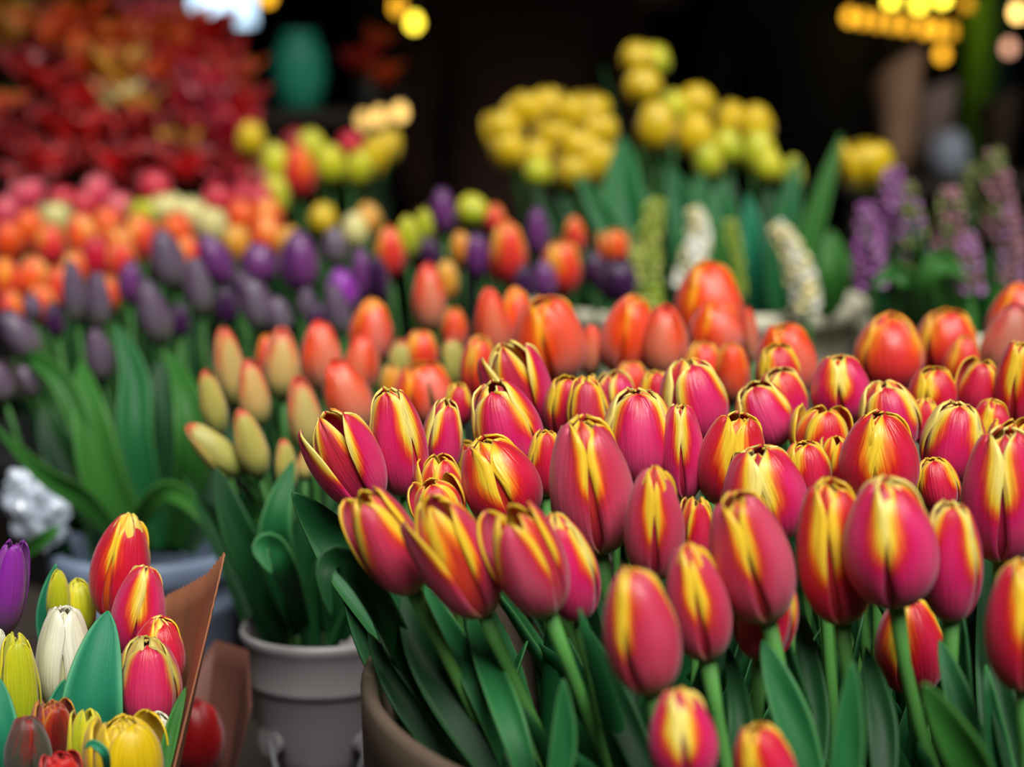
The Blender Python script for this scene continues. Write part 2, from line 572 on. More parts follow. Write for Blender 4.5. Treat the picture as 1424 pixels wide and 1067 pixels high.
variety('parrot', petal_mat('parrot_petal', [(0.0, S(84, 24, 22)), (0.35, S(120, 24, 20)), (0.62, S(176, 50, 22)), (0.9, S(214, 130, 36)), (1.0, S(220, 160, 50))], ku=0.5, ke=0.5, nz_amt=0.7))
variety('olive', petal_mat('olive_petal', [(0.0, S(58, 72, 58)), (0.5, S(74, 72, 60)), (0.75, S(120, 40, 34)), (1.0, S(170, 40, 24))], ku=0.5, ke=0.5, nz_amt=0.7))

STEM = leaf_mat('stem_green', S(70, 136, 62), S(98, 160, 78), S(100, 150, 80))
STEM_D = leaf_mat('stem_shaded', S(48, 98, 46), S(70, 120, 56), S(70, 110, 56))  # darker stem copy; shade of the back bunches put into its colour
LEAF = leaf_mat('leaf_green', S(20, 82, 44), S(36, 106, 56), S(80, 140, 80))
LEAF_D = leaf_mat('leaf_shaded', S(12, 50, 26), S(22, 72, 34), S(44, 96, 50))  # darker leaf copy; shade deep among the stems put into its colour
LEAF_B = leaf_mat('leaf_bright', S(34, 88, 32), S(54, 114, 42), S(80, 136, 62))  # toned down so its colour holds the shade of the back bunches
LEAF_T = leaf_mat('leaf_teal', S(20, 110, 84), S(40, 128, 92), S(90, 170, 120))

_stem_rng = random.Random(99)
ALL = []


def tulip(spec, d, tub, var, label, group, lod=0, stem=None, leaf=1, leafmat=None, rs=None, name='tulip', lean=None, root_at=None, slope=None):
    """spec: bx,by,tx,ty,w px, roll deg, family."""
    bx, by, tx, ty, wpx, roll, fam = spec[:7]
    rg = random.Random(int(bx * 7 + by * 13))
    k = d / FPX
    lean = 0.24 + rg.uniform(-0.06, 0.08) if lean is None else lean
    B = at(bx, by, d)
    lpx = math.hypot(tx - bx, ty - by)
    ax = RGT * (tx - bx) + UPV * (by - ty) - FWD * (lean * lpx)
    length = ax.length * k
    ax.normalize()
    toc = (CAMP - B).normalized()
    X = (toc - ax * toc.dot(ax)).normalized()
    Y = ax.cross(X)
    R = Matrix((X, Y, ax)).transposed().to_4x4() @ Matrix.Rotation(math.radians(roll), 4, 'Z')
    wr = wpx * k
    # root of the stem inside the tub
    cx, cy, cz, rad = tub
    if root_at is None:
        dx, dy = B.x - cx, B.y - cy
        q = 0.45
        rx, ry = cx + dx * q, cy + dy * q
        if rad > 0.2:      # wide tub: the stem runs on in the direction the flower leans
            sl = slope if slope is not None else max(-0.2, min(0.5, (bx - tx) / max(1.0, by - ty)))
            rx, ry = B.x + sl * (B.z - cz), cy + dy * 0.75
        rr = math.hypot(rx - cx, ry - cy)
        if rr > rad * 0.8:
            rx, ry = cx + (rx - cx) * rad * 0.8 / rr, cy + (ry - cy) * rad * 0.8 / rr
        root = Vector((rx, ry, cz))
    else:
        root = Vector(root_at)
    o = empty(name, root, label, 'tulip', group)
    M = Matrix.Translation(B - root) @ R @ Matrix.Diagonal((wr, wr, length, 1))
    sd_ = rg.randrange(4)
    for me in petal_meshes('open' if fam == 'double' else fam, sd_, var, lod):
        link('petal', me, o, M)
    if fam == 'double':
        for f, a in ((0.80, 30), (0.58, 75)):
            M2 = M @ Matrix.Rotation(math.radians(a), 4, 'Z') @ Matrix.Diagonal((f, f, 0.97, 1))
            for me in petal_meshes('open', (sd_ + 1) % 4, var, lod):
                link('petal', me, o, M2)
    # stem
    b = B - root + ax * (0.03 * length)
    h = b.length
    p1 = b * 0.45 + Vector((rg.uniform(-.012, .012), rg.uniform(-.012, .012), 0.0))
    if rad < 0.2:      # upright inside the bucket, leaning out only above its rim
        p1 = Vector((b.x * 0.12, b.y * 0.12, b.z * 0.55))
    p2 = b - ax * (0.30 * h) + Vector((0, 0, -0.02 * h))
    pts = bez(Vector((0, 0, 0)), p1, p2, b, 12 if lod == 0 else 7)
    r0 = ((0.0042 if lod == 0 else 0.0036) if wr > 0.03 else 0.0028)
    V, F, U = tube(pts, lambda t: r0 * (1.1 - 0.25 * t + 0.25 * max(0, t - 0.93) / 0.07), 8 if lod == 0 else 6)
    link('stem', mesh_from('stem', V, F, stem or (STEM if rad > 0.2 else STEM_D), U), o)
    for q in range(leaf):
        f0 = rg.uniform(0.15, 0.35)
        st = pts[int(f0 * (len(pts) - 1))]
        ang = rg.uniform(0, 2 * math.pi)
        out = Vector((math.cos(ang), math.sin(ang), 0))
        hl = h * rg.uniform(0.45, 0.72)
        e = (b - st).normalized() * hl + st
        sp = rg.uniform(0.02, 0.05)
        lp = [st, st.lerp(e, 0.35) + out * sp * 0.5, st.lerp(e, 0.7) + out * sp, e + out * sp * 1.6 + Vector((0, 0, -rg.uniform(0, .02)))]
        V, F, U = blade(lp, rg.uniform(0.016, 0.028), -out, fold=0.5, nu=10, nv=5, twist=rg.uniform(-.5, .5))
        link('leaf', mesh_from('leaf', V, F, leafmat or LEAF_D, U), o)
    ALL.append((o, bx, by, d))
    return o


def hero_leaf(pts, wpx, mat, near, fold=0.3, twist=0.0, facing=None, blunt=0.95, mid=0.42):
    """Leaf through given points (px,py,depth), root first; becomes a part of the tulip whose stem it grows from."""
    P = [at(*p) for p in pts]
    o = near if not isinstance(near, tuple) else min(ALL, key=lambda a: (a[1] - near[0]) ** 2 + (a[2] - near[1]) ** 2)[0]
    dm = sum(p[2] for p in pts) / len(pts)
    fc = facing or (CAMP - P[len(P) // 2]).normalized()
    V, F, U = blade([p - o.location for p in P], wpx * dm / FPX, fc, fold=fold, nu=20, nv=9, twist=twist, blunt=blunt, mid=mid)
    return link('leaf', mesh_from('leaf', V, F, mat, U), o)


def lathe(prof, seg=48, mat=None, name='body', cx=0, cy=0):
    V, F = [], []
    n = len(prof)
    for r, z in prof:
        for s in range(seg):
            t = 2 * math.pi * s / seg
            V.append((cx + r * math.cos(t), cy + r * math.sin(t), z))
    for i in range(n - 1):
        for s in range(seg):
            s2 = (s + 1) % seg
            F.append((i * seg + s, i * seg + s2, (i + 1) * seg + s2, (i + 1) * seg + s))
    if prof[0][0] > 1e-4:
        F.append(tuple(range(seg - 1, -1, -1)))
    return mesh_from(name, V, F, mat)


def box(name, x0, x1, y0, y1, z0, z1, mat, parent=None, bev=0.004):
    bm = bmesh.new()
    bmesh.ops.create_cube(bm, size=1)
    for v in bm.verts:
        v.co = Vector(((x0 + x1) / 2 + v.co.x * (x1 - x0), (y0 + y1) / 2 + v.co.y * (y1 - y0), (z0 + z1) / 2 + v.co.z * (z1 - z0)))
    if bev:
        bmesh.ops.bevel(bm, geom=bm.edges[:], offset=bev, segments=2, affect='EDGES', profile=0.5)
    me = bpy.data.meshes.new(name)
    bm.to_mesh(me)
    bm.free()
    me.materials.append(mat)
    return link(name, me, parent)

# ------------------------------------------------------------------ setting
BENCH = 0.60
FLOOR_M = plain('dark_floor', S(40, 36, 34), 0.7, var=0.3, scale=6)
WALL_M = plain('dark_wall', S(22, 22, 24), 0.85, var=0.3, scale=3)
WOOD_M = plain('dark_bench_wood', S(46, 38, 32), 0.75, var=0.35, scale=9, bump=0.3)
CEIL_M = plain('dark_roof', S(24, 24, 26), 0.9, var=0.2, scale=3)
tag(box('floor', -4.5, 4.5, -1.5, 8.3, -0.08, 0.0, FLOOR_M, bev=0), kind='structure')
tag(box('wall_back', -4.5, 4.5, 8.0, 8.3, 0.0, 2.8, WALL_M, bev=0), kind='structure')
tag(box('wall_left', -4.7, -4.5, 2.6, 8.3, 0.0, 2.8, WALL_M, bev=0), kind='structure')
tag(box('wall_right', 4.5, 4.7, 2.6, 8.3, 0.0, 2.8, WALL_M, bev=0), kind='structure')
tag(box('shade_roof', -4.7, 4.7, 2.5, 8.3, 2.8, 2.86, CEIL_M, bev=0), kind='structure')  # unseen roof added over the hall, its front edge set to shade the background

bench = empty('market_bench', (0.1, 1.8, 0), 'dark wooden market bench of long planks carrying the flower buckets', 'bench')
for i in range(9):
    y0 = 0.72 + i * 0.25
    box('plank', -1.5, 1.5, y0 - 1.8, y0 - 1.8 + 0.242, BENCH - 0.035, BENCH, WOOD_M, bench)
for sx in (-1.35, 1.25):
    for sy in (-0.98, 1.05):
        box('leg', sx, sx + 0.09, sy, sy + 0.09, 0.0, BENCH - 0.035, WOOD_M, bench)
riser = empty('display_riser', (-0.2, 3.45, 0), 'dark plank riser standing at the back of the bench under the red flowers', 'riser')
for i in range(3):
    y0 = 3.02 + i * 0.25
    box('plank', -1.3, -0.02, y0 - 3.45, y0 - 3.45 + 0.242, 0.75, 0.785, WOOD_M, riser)
for sx in (-1.2, -0.14):
    for sy in (-0.4, 0.2):
        box('leg', sx, sx + 0.08, sy, sy + 0.08, 0.0, 0.75, WOOD_M, riser)


# ------------------------------------------------------------------ buckets
def bucket(name, c, z0, rim_z, r, label, mat, taper=0.78, style='plain', handle=False, lip=0.012, seg=64):
    h = rim_z - z0
    o = empty(name, (c[0], c[1], z0), label, 'bucket')
    rb = r * taper
    if style == 'collar':      # wide collar, groove, narrower body with a foot ring
        prof = [(r * 0.54, 0.0), (r * 0.56, 0.004), (r * 0.54, h * 0.10), (r * 0.50, h * 0.44), (r * 0.54, h * 0.47), (r * 0.54, h * 0.51), (r * 0.62, h * 0.54),
                (r * 0.76, h * 0.62), (r * 0.86, h * 0.70), (r * 0.91, h * 0.78), (r * 0.91, h * 0.80), (r * 0.985, h * 0.815), (r * 0.99, h * 0.83), (r * 0.985, h * 0.95), (r * 1.03, h * 0.965),
                (r * 1.04, h * 0.985), (r * 1.02, h), (r * 0.97, h * 0.99), (r * 0.92, h * 0.7), (r * 0.45, h * 0.45), (r * 0.45, h * 0.08), (0.0, h * 0.05)]
    elif style == 'straight':
        prof = [(rb * 0.98, 0.0), (rb, 0.006), (r * 0.985, h * 0.55), (r * 0.995, h * 0.56), (r * 0.995, h * 0.60), (r * 0.985, h * 0.61), (r * 0.99, h - 0.045), (r + 0.004, h - 0.042),
                (r + 0.005, h - 0.004), (r + 0.003, h), (r - 0.002, h), (r - 0.005, h - 0.006), (rb * 0.965, 0.014), (0.0, 0.012)]
    else:
        prof = [(rb * 0.97, 0.0), (rb, 0.006), (r * 0.93, h * 0.70), (r * 0.945, h * 0.71), (r * 0.955, h * 0.76), (r * 0.94, h * 0.77), (r * 0.97, h - 0.03),
                (r * 0.99 + lip * 0.2, h - 0.026), (r + lip * 0.4, h - 0.02), (r + lip * 0.5, h - 0.005), (r + lip * 0.3, h), (r - lip * 0.4, h), (r - lip, h - 0.01),
                (rb * 0.96, 0.012), (0.0, 0.010)]
    link('body', lathe(prof, seg, mat), o)
    if handle:
        for sgn in (-1, 1):
            bm = bmesh.new()
            bmesh.ops.create_cone(bm, cap_ends=True, segments=16, radius1=0.013, radius2=0.011, depth=0.012,
                                  matrix=Matrix.Translation((sgn * r * 0.56, -r * 0.56, h * 0.64)) @ Matrix.Rotation(math.radians(-45 * sgn), 4, 'Z') @ Matrix.Rotation(math.radians(90), 4, 'Y'))
            me = bpy.data.meshes.new('handle_lug')
            bm.to_mesh(me)
            bm.free()
            me.materials.append(mat)
            link('handle_lug', me, o)
        pts = [Vector((-r * 0.62, -r * 0.62, h * 0.64)).lerp(Vector((r * 0.62, -r * 0.62, h * 0.64)), t / 14) + Vector((0, -math.sin(math.pi * t / 14) * r * 0.75, -math.sin(math.pi * t / 14) * h * 0.30)) for t in range(15)]
        V, F, U = tube(pts, 0.0022, 6)
        link('handle', mesh_from('handle', V, F, HANDLE_M), o)
    return o


HANDLE_M = plain('handle_wire', S(92, 92, 96), 0.6)
BROWN_P = plain('brown_grey_plastic', S(98, 84, 72), 0.5, var=0.14, scale=14, bump=0.08)
GREY_P = plain('grey_plastic', S(142, 138, 140), 0.42, var=0.12, scale=16, bump=0.06)
BLUE_P = plain('blue_grey_plastic', S(120, 136, 162), 0.5, var=0.12, scale=12)
CREAM_P = plain('cream_plastic', S(206, 202, 178), 0.5, var=0.06, scale=12)
DARK_P = plain('black_plastic', S(34, 34, 38), 0.45, var=0.15, scale=12)


def ctr(px, py, d):
    p = at(px, py, d)
    return (p.x, p.y), p.z


def tubspec(c, z, r):
    return (c[0], c[1], z + 0.014, r)


cA, zA = ctr(1172, 928, 1.10)
TA = tubspec(cA, BENCH, 0.27)
bucket('flower_tub', cA, BENCH, zA, 0.272, 'wide brown grey plastic tub holding the pink and yellow tulips', BROWN_P, taper=0.95, style='straight', seg=96)
cB, zB = ctr(448, 868, 1.50)
TB = tubspec(cB, BENCH, 0.020)
bucket('flower_bucket', cB, BENCH, zB, 0.062, 'grey plastic bucket with moulded collar under the peach and orange buds', GREY_P, style='collar', taper=0.70, handle=True)
cC, zC = ctr(1100, 850, 1.64)
TC = tubspec(cC, BENCH, 0.17)
bucket('flower_tub', cC, BENCH, zC - 0.02, 0.20, 'black tub of orange tulips hidden behind the brown grey tub', DARK_P)
cC2, zC2 = ctr(590, 850, 1.72)
TC2 = tubspec(cC2, BENCH, 0.075)
bucket('flower_bucket', cC2, BENCH, zC2, 0.09, 'black bucket of orange tulips behind the collared grey bucket', DARK_P)
cD, zD = ctr(205, 757, 1.86)
TD = tubspec(cD, BENCH, 0.075)
bucket('flower_bucket', cD, BENCH, zD, 0.090, 'blue grey plastic bucket under the leafy purple tulip bunch', BLUE_P, taper=0.8)
cD2, zD2 = ctr(420, 720, 2.06)
TD2 = tubspec(cD2, BENCH, 0.075)
bucket('flower_bucket', cD2, BENCH, zD2, 0.090, 'black bucket of purple tulips behind the peach buds', DARK_P)
cE, zE = ctr(700, 600, 2.22)
TE = tubspec(cE, BENCH, 0.085)
bucket('flower_bucket', cE, BENCH, zE, 0.10, 'black bucket holding the mixed orange and purple tulips', DARK_P)
cF, zF = ctr(170, 600, 2.58)
TF = tubspec(cF, BENCH, 0.18)
bucket('flower_tub', cF, BENCH, zF, 0.21, 'black tub of orange and pink tulips behind the purple buds', DARK_P)
cG, zG = ctr(960, 412, 2.56)
TG = tubspec(cG, BENCH, 0.19)
bucket('flower_tub', cG, BENCH, zG, 0.225, 'cream plastic tub under the yellow tulips and white hyacinths', CREAM_P, taper=0.85, lip=0.02)
cH, zH = ctr(1330, 450, 2.32)
TH = tubspec(cH, BENCH, 0.10)
bucket('flower_bucket', cH, BENCH, zH, 0.115, 'cream plastic bucket under the purple hyacinths', CREAM_P, taper=0.85)
RZ = 0.785
cK, zK = ctr(450, 420, 2.86)
TK = tubspec(cK, BENCH, 0.08)
bucket('flower_bucket', cK, BENCH, zK, 0.10, 'black bucket of yellow and red tulips beside the standing brown coat', DARK_P)
cR1, zR1 = ctr(60, 330, 3.30)
TR1 = tubspec(cR1, RZ, 0.16)
bucket('flower_tub', cR1, RZ, zR1 - 0.03, 0.19, 'black tub of scarlet and orange flowers on the riser, outer one', DARK_P)
cR2, zR2 = ctr(270, 330, 3.42)
TR2 = tubspec(cR2, RZ, 0.05)
bucket('flower_tub', (cR2[0] + 0.16, cR2[1]), RZ, zR2 - 0.03, 0.15, 'black tub of dark red flowers on the riser, inner one', DARK_P)
TR2 = (cR2[0] + 0.16, cR2[1], RZ + 0.014, 0.12)
cL, zL = ctr(120, 1120, 1.15)
TL = (cL[0], cL[1], BENCH + 0.014, 0.075)
bucket('flower_bucket', cL, BENCH, zL - 0.04, 0.09, 'black bucket holding the paper wrapped mixed bouquet', DARK_P)
cM, zM = ctr(265, 1130, 1.40)
TM = (cM[0], cM[1], BENCH + 0.014, 0.04)
bucket('flower_bucket', cM, BENCH, zM - 0.05, 0.055, 'black bucket holding the dark wrapped red tulip behind the bouquet', DARK_P)

# ------------------------------------------------------------------ tulips: the list
SP = []


def interp(x, xs, ys):
    return float(np.interp(x, xs, ys))


def add(spec, d, tub, var, label, group, lod=0, **k):
    SP.append(dict(spec=spec, d=d, tub=tub, var=var, label=label, group=group, lod=lod, k=k))


def dA(by):
    return interp(by, [540, 570, 620, 700, 770, 860, 960, 1090], [1.36, 1.335, 1.27, 1.17, 1.09, 1.01, 0.94, 0.90])


GA = 'pink and yellow tulips in the brown grey tub'
A = [
 (518, 704, 452, 580, 92, 50, 'split', 'pink', 0, 'pink yellow-rimmed tulip leaning furthest out over the pointed green leaf'),
 (566, 690, 543, 541, 78, -25, 'mid', 'pink', 0, 'upright pink tulip with yellow side petals, next behind the outermost leaning one'),
 (612, 665, 620, 556, 58, 20, 'mid', 'pink', 0, 'small narrow pink tulip wedged between two larger ones at the edge of the tub'),
 (728, 662, 682, 534, 96, -14, 'mid', 'pink', 0, 'broad magenta tulip with pale yellow rims just under the tall split tulip'),
 (742, 604, 698, 484, 88, 66, 'split', 'pink', 0.02, 'tallest split tulip whose magenta side petal stands apart from yellow ones'),
 (724, 730, 668, 612, 106, 55, 'mid', 'redpink', 0, 'stout red pink tulip with a knotted yellow top in the second row'),
 (618, 716, 607, 634, 66, 30, 'open', 'redpink', 0.02, 'open yellow-topped tulip peeping out above two others near the tub edge'),
 (622, 735, 598, 668, 74, 0, 'open', 'redpink', 0, 'yellow-topped tulip squeezed between the peeping one and the split one below'),
 (576, 824, 504, 686, 88, -12, 'open', 'dusky', -0.02, 'red pink tulip with ragged yellow lip low over the dark folded leaf'),
 (674, 856, 600, 696, 98, 58, 'split', 'dusky', -0.01, 'split dusky tulip with one long curved red petal facing out, front row'),
 (764, 854, 706, 708, 100, -20, 'split', 'dusky', -0.03, 'rosy tulip with a free yellow petal at its side, green stem bending away'),
 (806, 862, 770, 714, 84, 0, 'closed', 'pink', 0.02, 'plain magenta tulip half hidden behind the rosy one with a free petal'),
 (836, 770, 806, 582, 116, 58, 'mid', 'dusky', 0, 'largest egg-shaped tulip with a dark seam between two yellow-rimmed petals'),
 (910, 806, 906, 650, 84, 62, 'closed', 'dusky', 0, 'slender pink tulip with yellow seam beside the largest egg-shaped one'),
 (908, 964, 872, 786, 108, 32, 'closed', 'dusky', -0.02, 'fat salmon pink tulip hanging lowest of the front row, yellow at its shoulder'),
 (955, 1092, 940, 955, 96, 62, 'closed', 'pink', 0, 'bright magenta tulip with cream seam rising from below in front of bare stems'),
 (984, 918, 952, 756, 88, 60, 'closed', 'dusky', 0, 'narrow red tulip with an olive base in front of two bare green stems'),
 (1078, 1125, 1046, 1004, 88, 35, 'mid', 'redpink', 0, 'orange-topped tulip barely rising from below beside a bright stem'),
 (1068, 864, 1016, 686, 110, 55, 'mid', 'dusky', -0.02, 'large pink tulip with olive base on a thick leaning bright stem'),
 (1058, 918, 1066, 770, 92, 0, 'closed', 'redpink', 0.03, 'crimson tulip in shade behind the large one on a leaning stem'),
 (1172, 868, 1142, 668, 104, 50, 'mid', 'redpink', 0.0, 'red and yellow tulip with gaping seam touching the biggest dark one'),
 (1246, 842, 1218, 664, 130, 52, 'closed', 'pink', -0.03, 'biggest round tulip on a bright slanting stem, deep pink with yellow crown'),
 (1322, 864, 1312, 696, 86, 0, 'mid', 'pink', 0, 'smooth rose tulip half behind the biggest round one, curled yellow rim'),
 (1270, 964, 1254, 826, 98, 40, 'closed', 'redpink', 0.15, 'dark crimson tulip crossed by a slanting bright green stem'),
 (1392, 782, 1388, 596, 112, 58, 'mid', 'pink', 0, 'tall pink tulip with a broad pale yellow stripe at the picture edge'),
 (1424, 962, 1408, 778, 102, 62, 'closed', 'redpink', 0, 'red tulip with yellow seam cut off by the picture edge'),
 (968, 790, 966, 692, 52, 20, 'open', 'redpink', 0.03, 'small reddish tulip peeping between two big pink ones'),
 (1076, 752, 1048, 622, 116, 56, 'mid', 'pink', 0, 'wide tulip with pale cream shoulder and magenta side in the middle rows'),
 (1006, 704, 1026, 576, 94, 58, 'mid', 'redpink', 0.02, 'red tulip with yellow crown tucked behind the wide cream-shouldered one'),
 (892, 678, 884, 542, 106, 0, 'mid', 'pink', 0, 'full pink tulip with yellow flanks above the slender one with yellow seam'),
 (952, 696, 944, 562, 62, 58, 'mid', 'pink', 0.02, 'thin magenta and cream tulip pressed against the full yellow-flanked one'),
 (975, 618, 952, 502, 96, 25, 'mid', 'pink', 0, 'tall magenta tulip with orange left petal at the back of the tub'),
 (1078, 622, 1044, 534, 80, 5, 'mid', 'pink', 0, 'pale pink tulip with cream rims behind the red yellow-crowned one'),
 (1096, 596, 1078, 514, 70, 30, 'mid', 'pink', 0.015, 'pink tulip with one big upright yellow petal in the back row'),
 (1088, 560, 1076, 480, 64, 20, 'mid', 'redpink', 0.02, 'small pink and yellow tulip touching the orange ones at the back'),
 (1174, 590, 1162, 495, 82, 56, 'mid', 'pink', 0, 'tulip with two tall yellow-rimmed petals and dark slit, back row'),
 (1246, 628, 1222, 532, 88, 8, 'mid', 'pink', 0, 'pink tulip with a white crumpled tip standing above the red stout one'),
 (1300, 584, 1292, 512, 68, 40, 'mid', 'redpink', 0, 'small rounded yellow and red tulip under the big scarlet orange bloom'),
 (1290, 622, 1284, 554, 44, 0, 'mid', 'redpink', 0.0, 'tiny red tulip tip below the small rounded yellow one'),
 (1358, 588, 1366, 502, 70, -10, 'open', 'redpink', 0, 'red tulip with flaring yellow lip below the brown pink bud'),
 (1412, 598, 1414, 476, 68, 50, 'mid', 'redpink', 0, 'tall yellow and red tulip cut by the picture edge, back row'),
 (1376, 628, 1373, 556, 60, 55, 'closed', 'redpink', 0, 'short orange and yellow tulip seen from its tip, back row'),
 (1318, 672, 1326, 560, 90, 4, 'mid', 'pink', 0, 'hot pink tulip with a glowing cream shoulder and yellow flank'),
 (1310, 712, 1292, 637, 64, 5, 'mid', 'redpink', 0.02, 'small orange pink tulip under the hot pink cream-shouldered one'),
 (1222, 706, 1216, 573, 110, 50, 'closed', 'redpink', 0, 'stout red tulip with yellow seam right behind the biggest round one'),
 (1138, 648, 1142, 566, 82, 20, 'open', 'redpink', 0, 'open tulip with ragged yellow petals in the middle of the tub'),
 (1126, 694, 1114, 614, 72, 25, 'mid', 'redpink', 0.01, 'orange red tulip squeezed beside the wide cream-shouldered one'),
 (1158, 676, 1156, 608, 48, 40, 'open', 'redpink', 0.02, 'little yellow tulip top behind the stout red one'),
 (1412, 668, 1410, 584, 74, 40, 'open', 'redpink', 0.02, 'yellow-tipped tulip behind the tall striped one at the picture edge'),
 (760, 690, 758, 598, 54, 10, 'mid', 'redpink', 0.02, 'small orange tulip sunk between the broad magenta and egg-shaped ones'),
 (786, 612, 786, 524, 60, 20, 'mid', 'redpink', 0.0, 'red petalled tulip beside the tall split one, back row'),
 (822, 622, 814, 525, 62, 0, 'mid', 'dusky', -0.01, 'dull pink tulip with yellow rims next to the red petalled one'),
 (856, 590, 848, 518, 64, 45, 'open', 'pink', 0.02, 'cream and pink open tulip top behind the full yellow-flanked one'),
 (916, 588, 908, 516, 52, 15, 'mid', 'redpink', 0.02, 'small tulip with a thin yellow horn beside the tall magenta one'),
 (640, 592, 636, 533, 40, 0, 'mid', 'redpink', 0.03, 'tiny crimson tulip tip behind the small narrow pink one'),
 (515, 640, 512, 592, 24, 10, 'closed', 'peach', 0.05, 'sliver of a yellowish bud between the two outermost pink tulips'),
 (1210, 602, 1206, 534, 46, 0, 'mid', 'redpink', 0.04, 'small yellow tulip rim behind the white-tipped pink one'),
 (860, 650, 862, 580, 60, 30, 'mid', 'redpink', 0.06, 'shaded red tulip behind the egg-shaped and the full yellow-flanked ones'),
 (1010, 790, 1030, 700, 60, 10, 'closed', 'redpink', 0.07, 'shaded crimson tulip deep between the wide and the large leaning ones'),
 (1142, 770, 1132, 690, 70, 10, 'closed', 'redpink', 0.07, 'shaded red tulip deep behind the gaping red and yellow one'),
 (690, 700, 640, 615, 60, 10, 'closed', 'redpink', 0.08, 'shaded red tulip deep behind the stout yellow-knotted one'),
 (1380, 720, 1360, 640, 60, 10, 'closed', 'redpink', 0.07, 'shaded red tulip deep behind the tall yellow-striped one'),
]
for r in A:
    add(r[:7], dA(r[1]) + r[8], TA, r[7], r[9], GA, 0, leaf=3, leafmat=(LEAF if random.random() < .3 else LEAF_D), **({'slope': 0.46} if r[:2] == (1246, 842) else {'slope': 0.04} if r[:2] == (1270, 964) else {}))


def dC(by):
    return interp(by, [440, 500, 530, 550, 600, 640, 680], [1.72, 1.62, 1.53, 1.48, 1.46, 1.44, 1.42])


GC = 'orange tulips behind the pink ones'
C = [
 (772, 536, 756, 416, 100, 48, 'mid', 'orange', 'large orange tulip with a glowing yellow-edged front petal, leaning'),
 (690, 506, 680, 404, 52, 10, 'closed', 'salmon', 'narrow salmon tulip behind the leaning large orange one'),
 (722, 500, 716, 402, 54, 20, 'closed', 'orange', 'red orange tulip top behind the narrow salmon one'),
 (664, 556, 666, 468, 50, 30, 'mid', 'flame', 'shaded red tulip just behind the tallest split pink tulip'),
 (866, 524, 878, 413, 76, 50, 'closed', 'orange', 'deep orange tulip leaning towards a paler one, dark gap between them'),
 (924, 528, 922, 425, 66, -10, 'closed', 'salmon', 'pale orange tulip next to the deep orange leaning one'),
 (990, 490, 980, 366, 98, 30, 'closed', 'orange', 'tallest coral orange tulip rising above all others with a yellow seam'),
 (998, 506, 990, 421, 78, 40, 'closed', 'orange', 'coral tulip with pointed tip in front of the tallest coral one'),
 (978, 552, 976, 476, 58, 15, 'mid', 'flame', 'red tulip top low in front of the pointed coral one'),
 (1018, 560, 1016, 478, 50, 0, 'mid', 'orange', 'orange pink tulip beside the red low top'),
 (1102, 552, 1084, 452, 84, 40, 'mid', 'orange', 'orange tulip with swirling yellow rim in front of the cream tub'),
 (1236, 546, 1231, 437, 98, 14, 'closed', 'flame', 'big smooth scarlet orange tulip standing alone before the cream tub'),
 (1316, 526, 1312, 432, 86, 20, 'mid', 'flame', 'red orange tulip with flat top beside the brown pink bud'),
 (1334, 548, 1338, 468, 52, 30, 'closed', 'flame', 'small scarlet tulip in front of the flat-topped red orange one'),
 (1386, 530, 1408, 422, 66, 20, 'bud', 'brownpink', 'brown pink pointed bud leaning at the picture edge'),
 (1406, 506, 1414, 395, 84, 25, 'closed', 'orange', 'orange tulip behind the brown pink pointed bud'),
 (1046, 506, 1038, 428, 24, 0, 'closed', 'salmon', 'thin salmon tulip edge behind the tallest coral one'),
 (880, 562, 876, 503, 50, 20, 'mid', 'flame', 'red yellow tulip top under the pale orange one'),
 (818, 522, 822, 452, 34, 20, 'closed', 'salmon', 'dull salmon tulip in the gap beside the large leaning orange one'),
 (720, 568, 726, 500, 50, 20, 'mid', 'flame', 'shaded red orange tulip below the large leaning orange one'),
]
for r in C:
    add(r[:7], dC(r[1]), (TC if r[0] > 800 else TC2), r[7], r[8], GC, 0, leaf=1)
GB = 'orange and peach tulips in the grey and black buckets'
